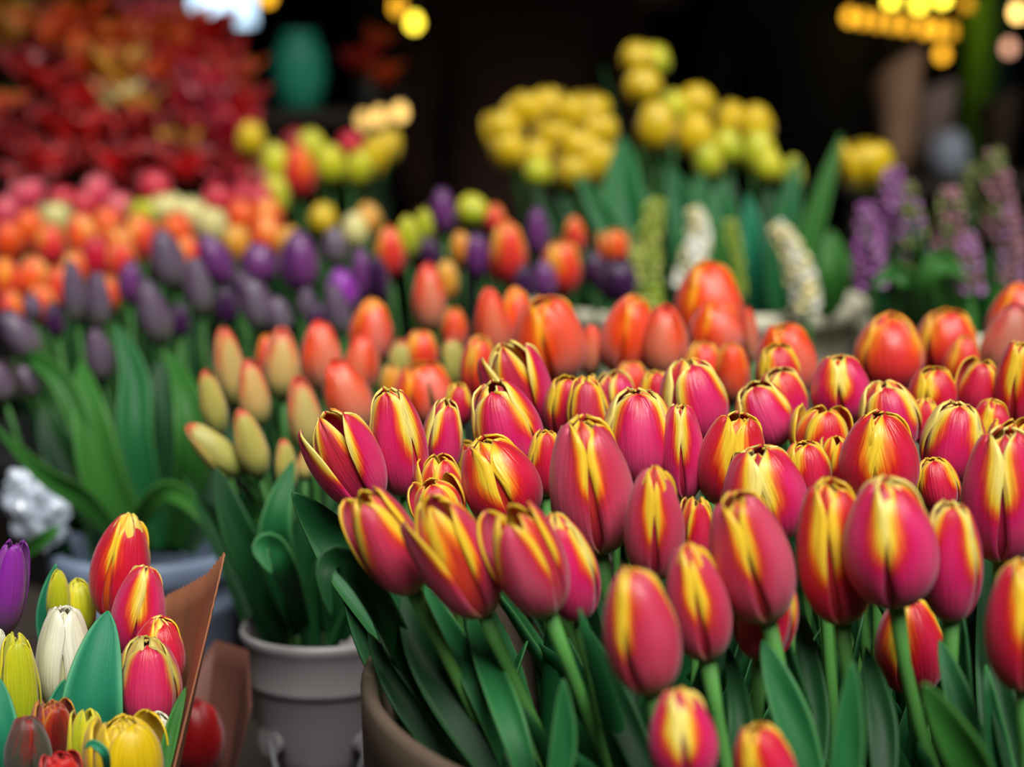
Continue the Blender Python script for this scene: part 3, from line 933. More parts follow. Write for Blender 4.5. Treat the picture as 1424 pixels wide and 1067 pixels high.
B = [
 (598, 462, 595, 367, 48, 10, 'closed', 'salmon', 'salmon tulip standing tall and alone before the purple ones'),
 (514, 508, 520, 418, 62, 20, 'closed', 'orange', 'red orange tulip with pale flank, above the smooth salmon ones'),
 (500, 548, 508, 466, 50, -20, 'closed', 'salmon', 'dull orange tulip between the smooth salmon and the pale-flanked one'),
 (452, 546, 444, 447, 58, 20, 'closed', 'salmon', 'orange-crowned salmon tulip behind the smooth leaning salmon one'),
 (394, 556, 393, 455, 50, 0, 'bud', 'peach', 'large peach green bud with red tip in front of an orange tulip'),
 (502, 602, 466, 502, 66, 10, 'closed', 'salmon', 'smooth big salmon tulip leaning over the ragged pink one'),
 (432, 630, 416, 523, 48, 10, 'bud', 'peach', 'long peach bud just behind the outermost leaning pink tulip'),
 (596, 594, 586, 505, 84, 30, 'mid', 'orange', 'wide orange tulip with pink front behind the upright pink one'),
 (586, 522, 586, 460, 50, 20, 'mid', 'flame', 'small red orange tulip under the salmon tulip standing alone'),
 (634, 488, 630, 429, 38, 0, 'mid', 'orange', 'small orange tulip beside the narrow salmon one'),
 (632, 540, 628, 468, 38, 10, 'bud', 'greenbud', 'yellow green bud in front of the small orange tulip'),
 (554, 524, 558, 472, 32, 10, 'bud', 'greenbud', 'pale olive bud between orange tulips'),
 (328, 566, 314, 456, 44, 20, 'bud', 'peach', 'tall peach green bud with red tip at the back of the bud cluster'),
 (360, 594, 347, 500, 44, 10, 'bud', 'peach', 'warm peach bud in the middle of the bud cluster'),
 (306, 606, 289, 514, 36, 0, 'bud', 'greenbud', 'thin green bud with pink tip at the outer side of the bud cluster'),
 (334, 660, 264, 590, 46, 25, 'bud', 'greenbud', 'yellow green bud lying almost sideways, red tip pointing out'),
 (362, 664, 338, 568, 44, 5, 'bud', 'greenbud', 'pale green bud with pink tip next to the sideways bud'),
 (402, 682, 396, 610, 32, 15, 'bud', 'greenbud', 'small bright green bud lowest in the bud cluster'),
 (376, 536, 372, 466, 36, 0, 'closed', 'orange', 'orange tulip half hidden behind the large peach green bud'),
 (424, 668, 426, 624, 22, 0, 'bud', 'peach', 'tiny peach bud under the long peach bud'),
 (548, 566, 544, 508, 36, 0, 'mid', 'amber', 'amber tulip edge beside the wide orange one'),
]
for r in B:
    add(r[:7], interp(r[1], [460, 500, 560, 600, 665], [1.80, 1.72, 1.62, 1.56, 1.47]), (TB if r[0] < 470 else TC2), r[7], r[8], GB, 0, leaf=1)

GD = 'purple tulips in the blue grey bucket'
D = [
 (244, 404, 228, 320, 48, 0, 'bud', 'dullpurple', 'tall grey purple bud on a long visible stem, top of the leafy bunch'),
 (226, 480, 205, 390, 44, 0, 'bud', 'dullpurple', 'grey mauve bud in front with its bent stem fully visible'),
 (282, 442, 272, 357, 38, 20, 'bud', 'dullpurple', 'grey green purple bud standing beside the tall grey purple one'),
 (108, 452, 102, 362, 34, 0, 'bud', 'dullpurple', 'slim dull purple bud before the orange tulips, outer side'),
 (146, 532, 136, 456, 38, 0, 'bud', 'dullpurple', 'grey mauve bud hanging lowest in the leafy bunch'),
 (140, 458, 138, 378, 34, 20, 'bud', 'dullpurple', 'dull purple bud directly above the lowest grey mauve one'),
 (50, 498, 10, 432, 44, 0, 'bud', 'dullpurple', 'mauve bud tilted outward on a bright green curved stalk'),
 (316, 398, 288, 328, 46, 0, 'closed', 'purple', 'violet bud leaning over the grey green one'),
 (368, 462, 350, 386, 44, 0, 'bud', 'dullpurple', 'broad grey purple bud right above the peach buds'),
 (418, 408, 416, 324, 54, 30, 'closed', 'purple', 'largest purple tulip with silvery bloom'),
 (476, 468, 464, 394, 34, 0, 'bud', 'dullpurple', 'pale silvery bud in front of a vivid violet tulip'),
 (480, 438, 472, 374, 46, 20, 'closed', 'violet', 'vivid violet tulip behind the pale silvery bud'),
 (428, 446, 428, 400, 28, 0, 'bud', 'dullpurple', 'small grey green bud below the largest purple tulip'),
 (182, 424, 184, 362, 36, 0, 'closed', 'purple', 'dark violet tulip before the red orange ones'),
 (466, 372, 466, 316, 36, 10, 'closed', 'dullpurple', 'dusky purple tulip with a cream tulip behind it'),
 (506, 418, 502, 346, 34, 0, 'closed', 'purple', 'purple tulip next to the orange one of the mixed bucket'),
 (364, 398, 360, 338, 52, 0, 'closed', 'purple', 'wide dark purple tulip behind the broad grey purple bud'),
 (54, 552, 30, 508, 26, 0, 'bud', 'dullpurple', 'dim small bud low under the outward tilted one'),
 (48, 446, 44, 408, 28, 0, 'bud', 'dullpurple', 'dim purple bud above the outward tilted one'),
 (318, 452, 314, 398, 34, 0, 'bud', 'darkpurple', 'dark purple bud between the grey green and the broad one'),
 (392, 466, 384, 412, 36, 20, 'bud', 'dullpurple', 'dull mauve bud under the largest purple tulip'),
 (440, 470, 444, 420, 30, 0, 'bud', 'darkpurple', 'dark bud in the gap behind the orange-crowned salmon tulip'),
 (340, 432, 338, 376, 34, 0, 'closed', 'darkpurple', 'blackish purple tulip in the shade behind the broad bud'),
 (250, 470, 252, 420, 28, 0, 'bud', 'darkpurple', 'blackish bud deep between the two visible bent stems'),
 (530, 420, 524, 356, 30, 0, 'closed', 'darkpurple', 'dark purple tulip in the gap behind the salmon tulip standing alone'),
 (8, 560, -6, 500, 34, 0, 'bud', 'dullpurple', 'mauve bud cut off by the picture edge, low'),
 (80, 470, 74, 420, 28, 0, 'bud', 'darkpurple', 'blackish bud between the tilted mauve one and the slim ones'),
]
for r in D:
    add(r[:7], interp(r[1], [372, 400, 440, 500, 550], [2.20, 2.14, 2.03, 1.93, 1.84]), (TD if r[0] < 300 else TD2), r[7], r[8], GD, 0 if r[4] > 40 else 1, leaf=1, leafmat=LEAF_D)

GE = 'mixed orange and purple tulips'
E = [
 (618, 326, 614, 262, 34, 0, 'closed', 'purple', 'purple tulip standing highest against the dark brown coat'),
 (748, 358, 746, 288, 34, 0, 'closed', 'purple', 'slender purple tulip between two orange ones, high in the mixed bucket'),
 (666, 390, 662, 325, 36, 0, 'closed', 'purple', 'violet tulip just beside the largest flame orange one'),
 (758, 418, 756, 362, 36, 0, 'closed', 'purple', 'violet tulip low under the slender purple one'),
 (862, 424, 856, 360, 56, 20, 'open', 'darkpurple', 'near black purple tulip next to the green hyacinth leaves'),
 (600, 376, 596, 330, 30, 0, 'closed', 'darkpurple', 'dark purple tulip below the highest purple one'),
 (708, 398, 704, 310, 54, 20, 'closed', 'flame', 'largest flame orange tulip of the mixed bucket'),
 (544, 388, 542, 316, 44, 10, 'closed', 'flame', 'flame orange tulip next to the violet buds, apart from the rest'),
 (782, 412, 780, 336, 56, 30, 'mid', 'flame', 'wide flame tulip with two lobes before the yellow tulip leaves'),
 (800, 356, 798, 303, 32, 0, 'closed', 'flame', 'small red orange tulip above the wide two-lobed one'),
 (854, 372, 852, 320, 42, 20, 'open', 'orangeflame', 'pale orange tulip above the near black purple one'),
 (690, 326, 686, 284, 30, 0, 'closed', 'flame', 'small red tulip tip behind the largest flame one'),
 (568, 362, 568, 302, 34, 0, 'closed', 'limeyellow', 'olive yellow tulip behind the apart flame one'),
 (662, 314, 652, 272, 46, 0, 'closed', 'limeyellow', 'lime yellow tulip beside the highest purple one'),
 (620, 420, 622, 362, 34, 0, 'closed', 'amber', 'amber tulip low in the mixed bucket'),
 (730, 420, 728, 368, 32, 0, 'bud', 'darkpurple', 'dark bud between violet and flame tulips, low in the mixed bucket'),
 (590, 340, 590, 292, 26, 0, 'closed', 'limeyellow', 'thin yellow green tulip near the highest purple one'),
 (642, 372, 640, 322, 30, 0, 'closed', 'amber', 'amber tulip behind the violet one'),
 (830, 400, 826, 350, 34, 0, 'closed', 'darkpurple', 'blackish tulip between the two-lobed flame and near black ones'),
]
for r in E:
    add(r[:7], interp(r[1], [314, 340, 380, 424], [2.42, 2.33, 2.22, 2.14]), TE, r[7], r[8], GE, 1, leaf=1, leafmat=LEAF_D)


def rowlist(rows, tub, group, lab, fd, lod=1, leaf=1, wk=1.0, **kw):
    """rows of (bx,by,tx,ty,w,fam,var); the label counts along each row and colour."""
    for rowname, items in rows:
        cnt = {}
        tot = {}
        for it in items:
            tot[it[6]] = tot.get(it[6], 0) + 1
        for it in sorted(items, key=lambda t: t[0]):
            it = it[:4] + (it[4] * wk,) + it[5:]
            v = it[6]
            cnt[v] = cnt.get(v, 0) + 1
            cw = COLW[v]
            n = 'only' if tot[v] == 1 else ORD[cnt[v] - 1]
            label = lab.format(n=n, c=cw, row=rowname) if n != 'only' else lab.format(n='the only', c=cw, row=rowname).replace('the only from the left', 'the only one')
            t = tub(it[0]) if callable(tub) else tub
            add((it[0], it[1], it[2], it[3], it[4], random.Random(int(it[0] * 3 + it[1])).uniform(0, 120), it[5]), fd(it[1]), t, v, label, group, lod, leaf=leaf, leafmat=LEAF_D, **kw)


COLW = {'orangeflame': 'apricot', 'flame': 'red orange', 'tangerine': 'orange', 'cream': 'cream', 'rose': 'rose pink', 'crimson': 'crimson', 'amber': 'amber',
        'yellow': 'yellow', 'limeyellow': 'lime yellow', 'scarlet': 'scarlet', 'darkred': 'dark red'}


def H(cx, cy, w, h, fam, var, lean=0):
    return (cx - lean / 2, cy + h / 2, cx + lean / 2, cy - h / 2, w, fam, var)


rows = [
 ('lowest row', [H(8, 390, 44, 62, 'mid', 'flame'), H(48, 388, 46, 60, 'mid', 'orangeflame', 8), H(86, 400, 40, 60, 'mid', 'flame'), H(136, 362, 44, 64, 'mid', 'crimson'), H(172, 366, 42, 60, 'mid', 'flame', -6),
                      H(262, 360, 40, 62, 'mid', 'flame'), H(60, 424, 38, 52, 'mid', 'orangeflame'), H(18, 430, 38, 52, 'closed', 'flame'), H(150, 410, 36, 50, 'mid', 'orangeflame'), H(104, 378, 34, 56, 'mid', 'orangeflame')]),
 ('middle row', [H(14, 338, 42, 58, 'mid', 'tangerine'), H(44, 322, 44, 58, 'mid', 'tangerine'), H(72, 342, 44, 62, 'mid', 'flame'), H(118, 332, 46, 66, 'mid', 'orangeflame', -8), H(152, 318, 44, 58, 'mid', 'tangerine'),
                 H(168, 344, 42, 56, 'open', 'orangeflame'), H(196, 330, 44, 62, 'mid', 'flame'), H(248, 326, 46, 62, 'mid', 'tangerine'), H(296, 318, 44, 56, 'open', 'cream'), H(336, 306, 44, 56, 'mid', 'tangerine'),
                 H(372, 330, 44, 60, 'mid', 'orangeflame'), H(222, 344, 40, 58, 'closed', 'flame'), H(330, 340, 40, 52, 'mid', 'amber'), H(494, 322, 38, 50, 'closed', 'cream'), H(402, 340, 36, 50, 'mid', 'amber')]),
 ('upper row', [H(40, 276, 46, 54, 'open', 'rose'), H(88, 284, 44, 50, 'mid', 'crimson'), H(80, 306, 42, 48, 'open', 'cream'), H(138, 272, 44, 52, 'mid', 'rose'), H(120, 290, 42, 50, 'mid', 'crimson'), H(218, 266, 48, 54, 'mid', 'crimson'),
                H(236, 294, 48, 46, 'open', 'cream'), H(266, 300, 44, 46, 'open', 'cream'), H(304, 282, 48, 50, 'mid', 'crimson'), H(362, 280, 46, 46, 'mid', 'crimson'), H(10, 300, 40, 52, 'mid', 'rose'), H(372, 300, 44, 46, 'mid', 'orangeflame'),
                H(168, 292, 40, 46, 'mid', 'rose'), H(200, 300, 38, 44, 'open', 'limeyellow'), H(340, 278, 36, 44, 'mid', 'crimson')]),
]
rowlist(rows, lambda x: TF if x < 390 else TK, 'orange and pink tulips behind the purple buds', '{c} tulip, {n} from the left in its colour, {row} of orange bunch',
        lambda y: interp(y, [290, 325, 360, 400, 450], [2.78, 2.68, 2.56, 2.42, 2.36]))
rows = [('yellow bunch', [H(350, 196, 40, 50, 'mid', 'yellow'), H(384, 236, 44, 70, 'mid', 'limeyellow'), H(384, 276, 40, 60, 'mid', 'limeyellow'), H(436, 212, 42, 58, 'mid', 'limeyellow', -10), H(460, 232, 44, 56, 'mid', 'limeyellow'),
                          H(418, 240, 46, 74, 'closed', 'flame'), H(412, 204, 44, 46, 'mid', 'darkred'), H(488, 204, 40, 40, 'mid', 'crimson'), H(522, 220, 44, 60, 'mid', 'yellow', 16), H(500, 236, 40, 50, 'mid', 'limeyellow', 10),
                          H(540, 206, 38, 50, 'mid', 'yellow', 10), H(450, 306, 40, 44, 'closed', 'yellow'), H(512, 306, 38, 46, 'closed', 'amber'), H(366, 262, 36, 50, 'mid', 'darkred')])]
rowlist(rows, TK, 'yellow bunch behind the purple buds', '{c} tulip, {n} from the left in its colour, bunch beside brown coat', lambda y: interp(y, [220, 270, 330], [2.98, 2.88, 2.78]), leaf=2)
rows = [('loose drooping side', [H(700, 186, 46, 60, 'open', 'yellow', -16), H(734, 158, 46, 54, 'open', 'yellow'), H(762, 150, 44, 50, 'open', 'yellow'), H(792, 160, 44, 52, 'open', 'yellow'), H(820, 158, 46, 54, 'open', 'yellow', 8),
                                 H(834, 186, 40, 52, 'open', 'yellow'), H(772, 196, 46, 54, 'open', 'yellow'), H(804, 208, 48, 56, 'open', 'yellow', 8), H(832, 228, 40, 60, 'open', 'yellow', 6), H(744, 220, 40, 50, 'open', 'yellow'),
                                 H(708, 212, 42, 50, 'open', 'yellow', -10), H(748, 240, 34, 44, 'closed', 'limeyellow'), H(796, 240, 40, 48, 'open', 'yellow'), H(716, 160, 36, 44, 'closed', 'yellow')]),
        ('upright side', [H(886, 84, 40, 46, 'mid', 'yellow'), H(910, 86, 36, 46, 'mid', 'limeyellow'), H(894, 122, 46, 50, 'mid', 'yellow'), H(912, 178, 48, 72, 'closed', 'yellow'), H(968, 146, 44, 52, 'mid', 'yellow'),
                          H(966, 190, 46, 66, 'closed', 'yellow'), H(1016, 172, 40, 60, 'closed', 'yellow'), H(1010, 206, 36, 54, 'closed', 'limeyellow'), H(1050, 176, 42, 60, 'closed', 'yellow'), H(1054, 214, 42, 64, 'closed', 'limeyellow'),
                          H(1068, 232, 34, 50, 'closed', 'limeyellow'), H(1102, 242, 26, 48, 'bud', 'limeyellow'), H(984, 226, 34, 54, 'closed', 'limeyellow'), H(1202, 232, 62, 70, 'open', 'yellow'), H(936, 150, 34, 46, 'bud', 'limeyellow')])]
rowlist(rows, TG, 'yellow tulips in the cream tub', '{c} tulip, {n} from the left in its colour, {row} of yellow bunch', lambda y: interp(y, [110, 200, 260, 300], [2.78, 2.66, 2.56, 2.5]), leaf=2, wk=1.22)

rows = [('top row of red bank', [H(14, 50, 52, 54, 'ragged', 'amber'), H(60, 46, 54, 56, 'ragged', 'tangerine'), H(108, 26, 56, 50, 'ragged', 'tangerine'), H(100, 66, 50, 54, 'ragged', 'tangerine'), H(150, 50, 54, 56, 'ragged', 'tangerine'),
                          H(206, 24, 48, 52, 'ragged', 'rose'), H(186, 62, 54, 58, 'ragged', 'tangerine'), H(222, 70, 48, 56, 'ragged', 'tangerine'), H(258, 42, 48, 56, 'ragged', 'tangerine'), H(292, 46, 50, 56, 'ragged', 'scarlet'), H(130, 90, 50, 54, 'ragged', 'tangerine'), H(4, 20, 44, 44, 'ragged', 'amber')]),
        ('second row of red bank', [H(40, 98, 54, 58, 'ragged', 'darkred'), H(72, 118, 54, 58, 'ragged', 'scarlet'), H(168, 104, 46, 76, 'ragged', 'amber'), H(160, 140, 40, 48, 'ragged', 'cream'), H(210, 108, 50, 56, 'ragged', 'tangerine'),
                             H(256, 92, 54, 60, 'ragged', 'scarlet'), H(306, 88, 52, 58, 'ragged', 'scarlet'), H(324, 112, 46, 56, 'ragged', 'tangerine'), H(292, 116, 46, 60, 'ragged', 'crimson'), H(232, 130, 50, 56, 'ragged', 'darkred'), H(110, 140, 52, 58, 'ragged', 'scarlet'),
                             H(6, 156, 44, 52, 'ragged', 'tangerine'), H(200, 150, 44, 50, 'ragged', 'amber')]),
        ('third row of red bank', [H(60, 168, 56, 58, 'ragged', 'darkred'), H(94, 184, 52, 56, 'ragged', 'scarlet'), H(150, 186, 54, 58, 'ragged', 'scarlet'), H(206, 180, 54, 56, 'ragged', 'darkred'), H(262, 142, 50, 60, 'ragged', 'crimson'),
                            H(298, 146, 48, 58, 'ragged', 'rose'), H(318, 188, 48, 56, 'ragged', 'crimson'), H(276, 186, 48, 50, 'ragged', 'darkred'), H(254, 202, 36, 40, 'ragged', 'amber'), H(338, 150, 40, 52, 'ragged', 'scarlet'), H(20, 190, 46, 52, 'ragged', 'darkred')]),
        ('lowest row of red bank', [H(26, 222, 56, 58, 'ragged', 'darkred'), H(70, 226, 54, 56, 'ragged', 'scarlet'), H(116, 220, 54, 56, 'ragged', 'darkred'), H(164, 228, 54, 56, 'ragged', 'scarlet'), H(212, 224, 54, 54, 'ragged', 'darkred'),
                             H(258, 236, 50, 54, 'ragged', 'scarlet'), H(302, 226, 50, 54, 'ragged', 'darkred'), H(334, 238, 48, 54, 'ragged', 'darkred'), H(322, 256, 44, 46, 'ragged', 'crimson'), H(50, 256, 48, 50, 'ragged', 'darkred'), H(180, 256, 48, 50, 'ragged', 'darkred')])]
rowlist(rows, lambda x: TR1 if x < 170 else TR2, 'ruffled red and orange flowers on the riser', '{c} ruffled flower, {n} from the left in its colour, {row}',
        lambda y: interp(y, [60, 130, 200, 280], [3.62, 3.48, 3.34, 3.22]), leaf=0, wk=1.1)

# ---- the paper wrapped bouquet
GL = 'flowers of the mixed bouquet'
for spec, d, var, label in [
 ((156, 860, 186, 716, 82, 40, 'closed'), 1.22, 'redflame', 'tall red tulip with yellow flame at the top of the wrapped bouquet'),
 ((184, 912, 210, 784, 74, 60, 'closed'), 1.19, 'pink', 'pink tulip with yellow seam under the tall red one in the bouquet'),
 ((218, 960, 226, 856, 76, 40, 'closed'), 1.185, 'redflame', 'red tulip tip between two pink ones beside the brown paper'),
 ((208, 1012, 212, 884, 92, 0, 'mid', ), 1.14, 'olivepink', 'pink tulip with olive yellow side petals lowest beside the paper'),
 ((90, 992, 98, 840, 78, 58, 'mid'), 1.17, 'white', 'white tulip with pointed petals beside a broad green leaf'),
 ((82, 870, 86, 790, 34, 0, 'bud'), 1.23, 'limeyellow', 'thin yellow bud behind the white tulip'),
 ((112, 884, 110, 804, 48, 30, 'closed'), 1.235, 'limeyellow', 'yellow green tulip between the white and tall red ones'),
 ((30, 1040, 30, 880, 62, 10, 'mid'), 1.14, 'limeyellow', 'lime tulip with long ribbed petals and yellow top at the picture edge'),
 ((4, 884, 24, 750, 54, 20, 'open'), 1.20, 'violet', 'violet fringed tulip at the picture edge above the bouquet'),
 ((74, 1066, 82, 972, 58, 20, 'double'), 1.09, 'parrot', 'dark ruffled red and green tulip in the bouquet'),
 ((40, 1098, 44, 992, 66, 70, 'closed'), 1.07, 'olive', 'dark olive tulip with ribbed petal below the lime one'),
 ((84, 1120, 88, 1046, 56, 20, 'double'), 1.05, 'scarlet', 'ruffled red bloom at the bottom of the picture'),
 ((120, 1090, 124, 985, 54, 30, 'open'), 1.09, 'limeyellow', 'upright yellow bloom with pointed petals before the broad leaf'),
 ((180, 1120, 180, 994, 108, 20, 'double'), 1.07, 'yellow', 'big double yellow bloom at the bottom of the bouquet'),
 ((206, 1060, 222, 990, 56, 30, 'mid'), 1.10, 'white', 'small white tulip behind the double yellow bloom'),
 ((-6, 930, 2, 874, 28, 10, 'mid'), 1.15, 'white', 'sliver of a white tulip at the picture edge'),
 ((90, 900, 94, 870, 36, 10, 'double'), 1.21, 'parrot', 'small dark red ruffle behind the lime tulip'),
]:
    add(spec, d, TL, var, label, GL, 0, leaf=0)
add((272, 1078, 278, 968, 84, 20, 'closed'), 1.40, TM, 'darkred', 'blurred dark red tulip behind the brown paper', GL, 0, leaf=0)


# ---- keep neighbouring heads from running through each other: slide along the view
def relax():
    n = len(SP)
    C1 = np.zeros((n, 2, 3)); R = np.zeros(n); D0 = np.array([s['d'] for s in SP]); Dn = D0.copy()
    U = np.zeros((n, 2, 3)); RW = np.zeros(n)
    for i, s in enumerate(SP):
        bx, by, tx, ty, wp = s['spec'][:5]
        for q, f in enumerate((0.32, 0.68)):
            U[i, q] = np.array(at(bx + (tx - bx) * f, by + (ty - by) * f, 1.0) - CAMP)
        RW[i] = 0.40 * wp / FPX
    order = D0 + np.arange(n) * 1e-5
    sg = np.sign(order[:, None] - order[None, :])
    for it in range(60):
        P = U * Dn[:, None, None]
        r = RW * Dn
        push = np.zeros(n)
        for a in range(2):
            for b in range(2):
                df = P[:, None, a] - P[None, :, b]
                dist = np.linalg.norm(df, axis=2)
                pen = np.maximum(0, (r[:, None] + r[None, :]) - dist)
                np.fill_diagonal(pen, 0)
                push += (pen * sg).sum(1) * 0.16
        Dn = np.clip(Dn + np.clip(push, -0.01, 0.01), D0 - 0.05, D0 + 0.06)
    for s, d in zip(SP, Dn):
        s['d'] = float(d)


relax()
for s in SP:
    tulip(s['spec'], s['d'], s['tub'], s['var'], s['label'], s['group'], s['lod'], **s['k'])

# ------------------------------------------------------------------ leaves made out singly, plus dark ones added to darken the tub
for pts, wpx, mat, near, kw in [
 ([(600, 960, 1.16), (520, 830, 1.17), (458, 745, 1.18), (406, 685, 1.17)], 84, LEAF, (520, 702), dict(fold=0.2)),
 ([(650, 1067, 1.10), (585, 950, 1.08), (515, 820, 1.05), (470, 776, 1.04), (450, 800, 1.03), (462, 860, 1.03)], 52, LEAF_D, (576, 824), dict(fold=0.3)),
 ([(650, 1090, 1.16), (570, 975, 1.17), (516, 890, 1.17), (478, 820, 1.17)], 74, LEAF_D, (518, 704), {}),
 ([(640, 1090, 1.06), (580, 1000, 1.07), (540, 935, 1.08), (512, 880, 1.10)], 50, LEAF_D, (518, 704), {}),
 ([(680, 1100, 1.06), (610, 980, 1.07), (552, 900, 1.08), (510, 830, 1.10)], 56, LEAF_D, (518, 704), {}),
 ([(640, 1060, 1.12), (575, 950, 1.14), (530, 870, 1.16)], 60, LEAF_D, (518, 704), {}),
 ([(700, 1120, 1.12), (600, 980, 1.14), (540, 880, 1.16)], 70, LEAF_D, (618, 716), {}),
 ([(720, 1120, 1.02), (640, 990, 1.04), (585, 890, 1.06), (562, 815, 1.08)], 84, LEAF_D, (576, 824), {}),
 ([(730, 1120, 1.03), (668, 960, 1.03), (620, 870, 1.06), (590, 815, 1.08)], 50, LEAF, (576, 824), {}),
 ([(745, 1120, 0.98), (712, 1010, 0.99), (672, 905, 1.03), (650, 850, 1.06)], 52, LEAF, (674, 856), {}),
 ([(770, 1120, 0.93), (784, 1030, 0.93), (783, 945, 0.93)], 46, LEAF, (764, 854), {}),
 ([(1170, 1130, 0.90), (1180, 1030, 0.90), (1186, 922, 0.90)], 58, LEAF, (1172, 868), {}),
 ([(1380, 1130, 0.90), (1335, 1040, 0.88), (1284, 950, 0.87)], 72, LEAF_B, (1246, 842), {}),
 ([(1360, 1120, 0.97), (1338, 990, 0.98), (1306, 890, 1.0)], 52, LEAF, (1322, 864), {}),
 ([(1140, 1120, 0.96), (1098, 990, 0.97), (1060, 890, 0.98)], 66, LEAF, (1068, 864), {}),
 ([(920, 1120, 0.96), (858, 980, 0.98), (806, 860, 1.02)], 56, LEAF_D, (806, 862), {}),
 ([(900, 1120, 1.0), (880, 960, 1.0), (830, 830, 1.05)], 50, LEAF_D, (836, 770), {}),
 ([(1125, 1120, 1.0), (1130, 980, 1.02), (1112, 850, 1.05)], 58, LEAF_D, (1058, 918), {}),
 ([(1230, 1120, 0.97), (1226, 1000, 0.99), (1204, 900, 1.02)], 52, LEAF_D, (1270, 964), {}),
 ([(664, 1080, 1.08), (610, 980, 1.09), (556, 895, 1.10)], 22, LEAF_D, (576, 824), {}),
 ([(1420, 1110, 0.99), (1400, 1000, 1.0), (1380, 880, 1.02)], 50, LEAF_D, (1392, 782), {}),
 ([(1020, 1110, 0.98), (1030, 1000, 0.99), (1012, 900, 1.02)], 44, LEAF_D, (984, 918), {}),
 ([(1392, 1110, 1.06), (1384, 930, 1.10), (1372, 760, 1.16)], 60, LEAF_D, (1392, 782), {}),
 ([(1340, 1110, 1.08), (1350, 930, 1.12), (1366, 770, 1.18)], 60, LEAF_D, (1380, 720), {}),
 # grey bucket
 ([(420, 880, 1.50), (388, 790, 1.44), (384, 720, 1.42), (408, 640, 1.44)], 56, LEAF, (402, 682), {}),
 ([(430, 890, 1.50), (400, 800, 1.40), (378, 760, 1.38), (362, 765, 1.37), (378, 798, 1.36)], 40, LEAF, (402, 682), {}),
 ([(405, 880, 1.50), (340, 760, 1.46), (300, 650, 1.46)], 54, LEAF_D, (334, 660), {}),
 ([(440, 880, 1.48), (420, 780, 1.46), (430, 700, 1.46)], 70, LEAF_D, (432, 630), {}),
 ([(470, 890, 1.48), (480, 800, 1.46), (470, 700, 1.47)], 70, LEAF_D, (502, 602), {}),
 ([(420, 880, 1.52), (370, 720, 1.50), (345, 640, 1.50)], 34, LEAF_B, (362, 664), {}),
 # blue grey bucket
 ([(210, 770, 1.84), (150, 680, 1.80), (126, 580, 1.80), (112, 500, 1.84)], 66, LEAF_B, (146, 532), {}),
 ([(200, 770, 1.84), (130, 640, 1.80), (90, 540, 1.80), (50, 500, 1.82), (30, 505, 1.84)], 34, LEAF_B, (50, 498), {}),
 ([(240, 770, 1.84), (268, 640, 1.78), (262, 560, 1.78), (236, 490, 1.82)], 56, LEAF_B, (226, 480), {}),
 ([(180, 770, 1.82), (120, 700, 1.76), (60, 660, 1.72), (-10, 590, 1.70)], 34, LEAF_B, (8, 560), {}),
 ([(180, 760, 1.76), (205, 706, 1.72), (238, 684, 1.70), (280, 715, 1.68), (310, 770, 1.66)], 34, LEAF_B, (244, 404), {}),
 ([(230, 770, 1.84), (190, 620, 1.80), (186, 520, 1.82), (160, 450, 1.84)], 52, LEAF, (182, 424), {}),
 ([(260, 770, 1.84), (300, 660, 1.86), (306, 560, 1.88)], 56, LEAF_D, (282, 442), {}),
 ([(200, 770, 1.88), (230, 600, 1.88), (220, 500, 1.9)], 60, LEAF_D, (244, 404), {}),
 ([(170, 770, 1.88), (90, 640, 1.9), (60, 560, 1.92)], 60, LEAF_D, (108, 452), {}),
 ([(180, 770, 1.9), (170, 660, 1.9), (150, 560, 1.94)], 60, LEAF_D, (140, 458), {}),
 ([(20, 780, 1.70), (60, 750, 1.68), (84, 732, 1.68)], 22, LEAF_B, (54, 552), {}),
 # yellow tulips
 ([(860, 440, 2.45), (850, 330, 2.42), (800, 240, 2.45)], 40, LEAF, (834, 186), {}),
 ([(900, 440, 2.45), (870, 300, 2.46), (866, 190, 2.52)], 70, LEAF, (912, 178), {}),
 ([(960, 440, 2.45), (960, 330, 2.44), (930, 230, 2.46)], 60, LEAF, (912, 178), {}),
 ([(1010, 440, 2.45), (1010, 340, 2.42), (1000, 250, 2.44)], 60, LEAF, (966, 190), {}),
 ([(1050, 440, 2.45), (1048, 350, 2.40), (1040, 270, 2.40)], 36, LEAF_T, (1054, 214), {}),
 ([(1080, 440, 2.45), (1090, 330, 2.44), (1110, 220, 2.46)], 44, LEAF, (1102, 242), {}),
 ([(1110, 440, 2.42), (1130, 320, 2.42), (1170, 186, 2.44)], 34, LEAF_B, (1202, 232), {}),
 ([(1150, 440, 2.38), (1160, 380, 2.36), (1156, 320, 2.38)], 48, LEAF_B, (1202, 232), {}),
 ([(880, 440, 2.50), (905, 350, 2.50), (900, 262, 2.52)], 50, LEAF_D, (912, 178), {}),
 ([(930, 440, 2.48), (990, 330, 2.50), (1020, 250, 2.52)], 50, LEAF_D, (1016, 172), {}),
 ([(990, 440, 2.48), (975, 330, 2.50), (975, 240, 2.52)], 46, LEAF, (968, 146), {}),
 ([(1030, 440, 2.46), (1066, 330, 2.50), (1070, 262, 2.52)], 44, LEAF_D, (1050, 176), {}),
 ([(850, 430, 2.50), (780, 330, 2.50), (740, 256, 2.52)], 26, LEAF_D, (708, 212), {}),
 ([(840, 440, 2.44), (826, 350, 2.44), (776, 270, 2.46)], 44, LEAF_D, (804, 208), {}),
 ([(1000, 440, 2.36), (1006, 380, 2.34), (1000, 310, 2.34)], 30, LEAF_B, (1010, 206), {}),
 ([(1140, 440, 2.46), (1130, 360, 2.46), (1140, 290, 2.48)], 40, LEAF_D, (1202, 232), {}),
 ([(1060, 440, 2.5), (1100, 340, 2.5), (1090, 260, 2.5)], 60, LEAF_D, (1102, 242), {}),
]:
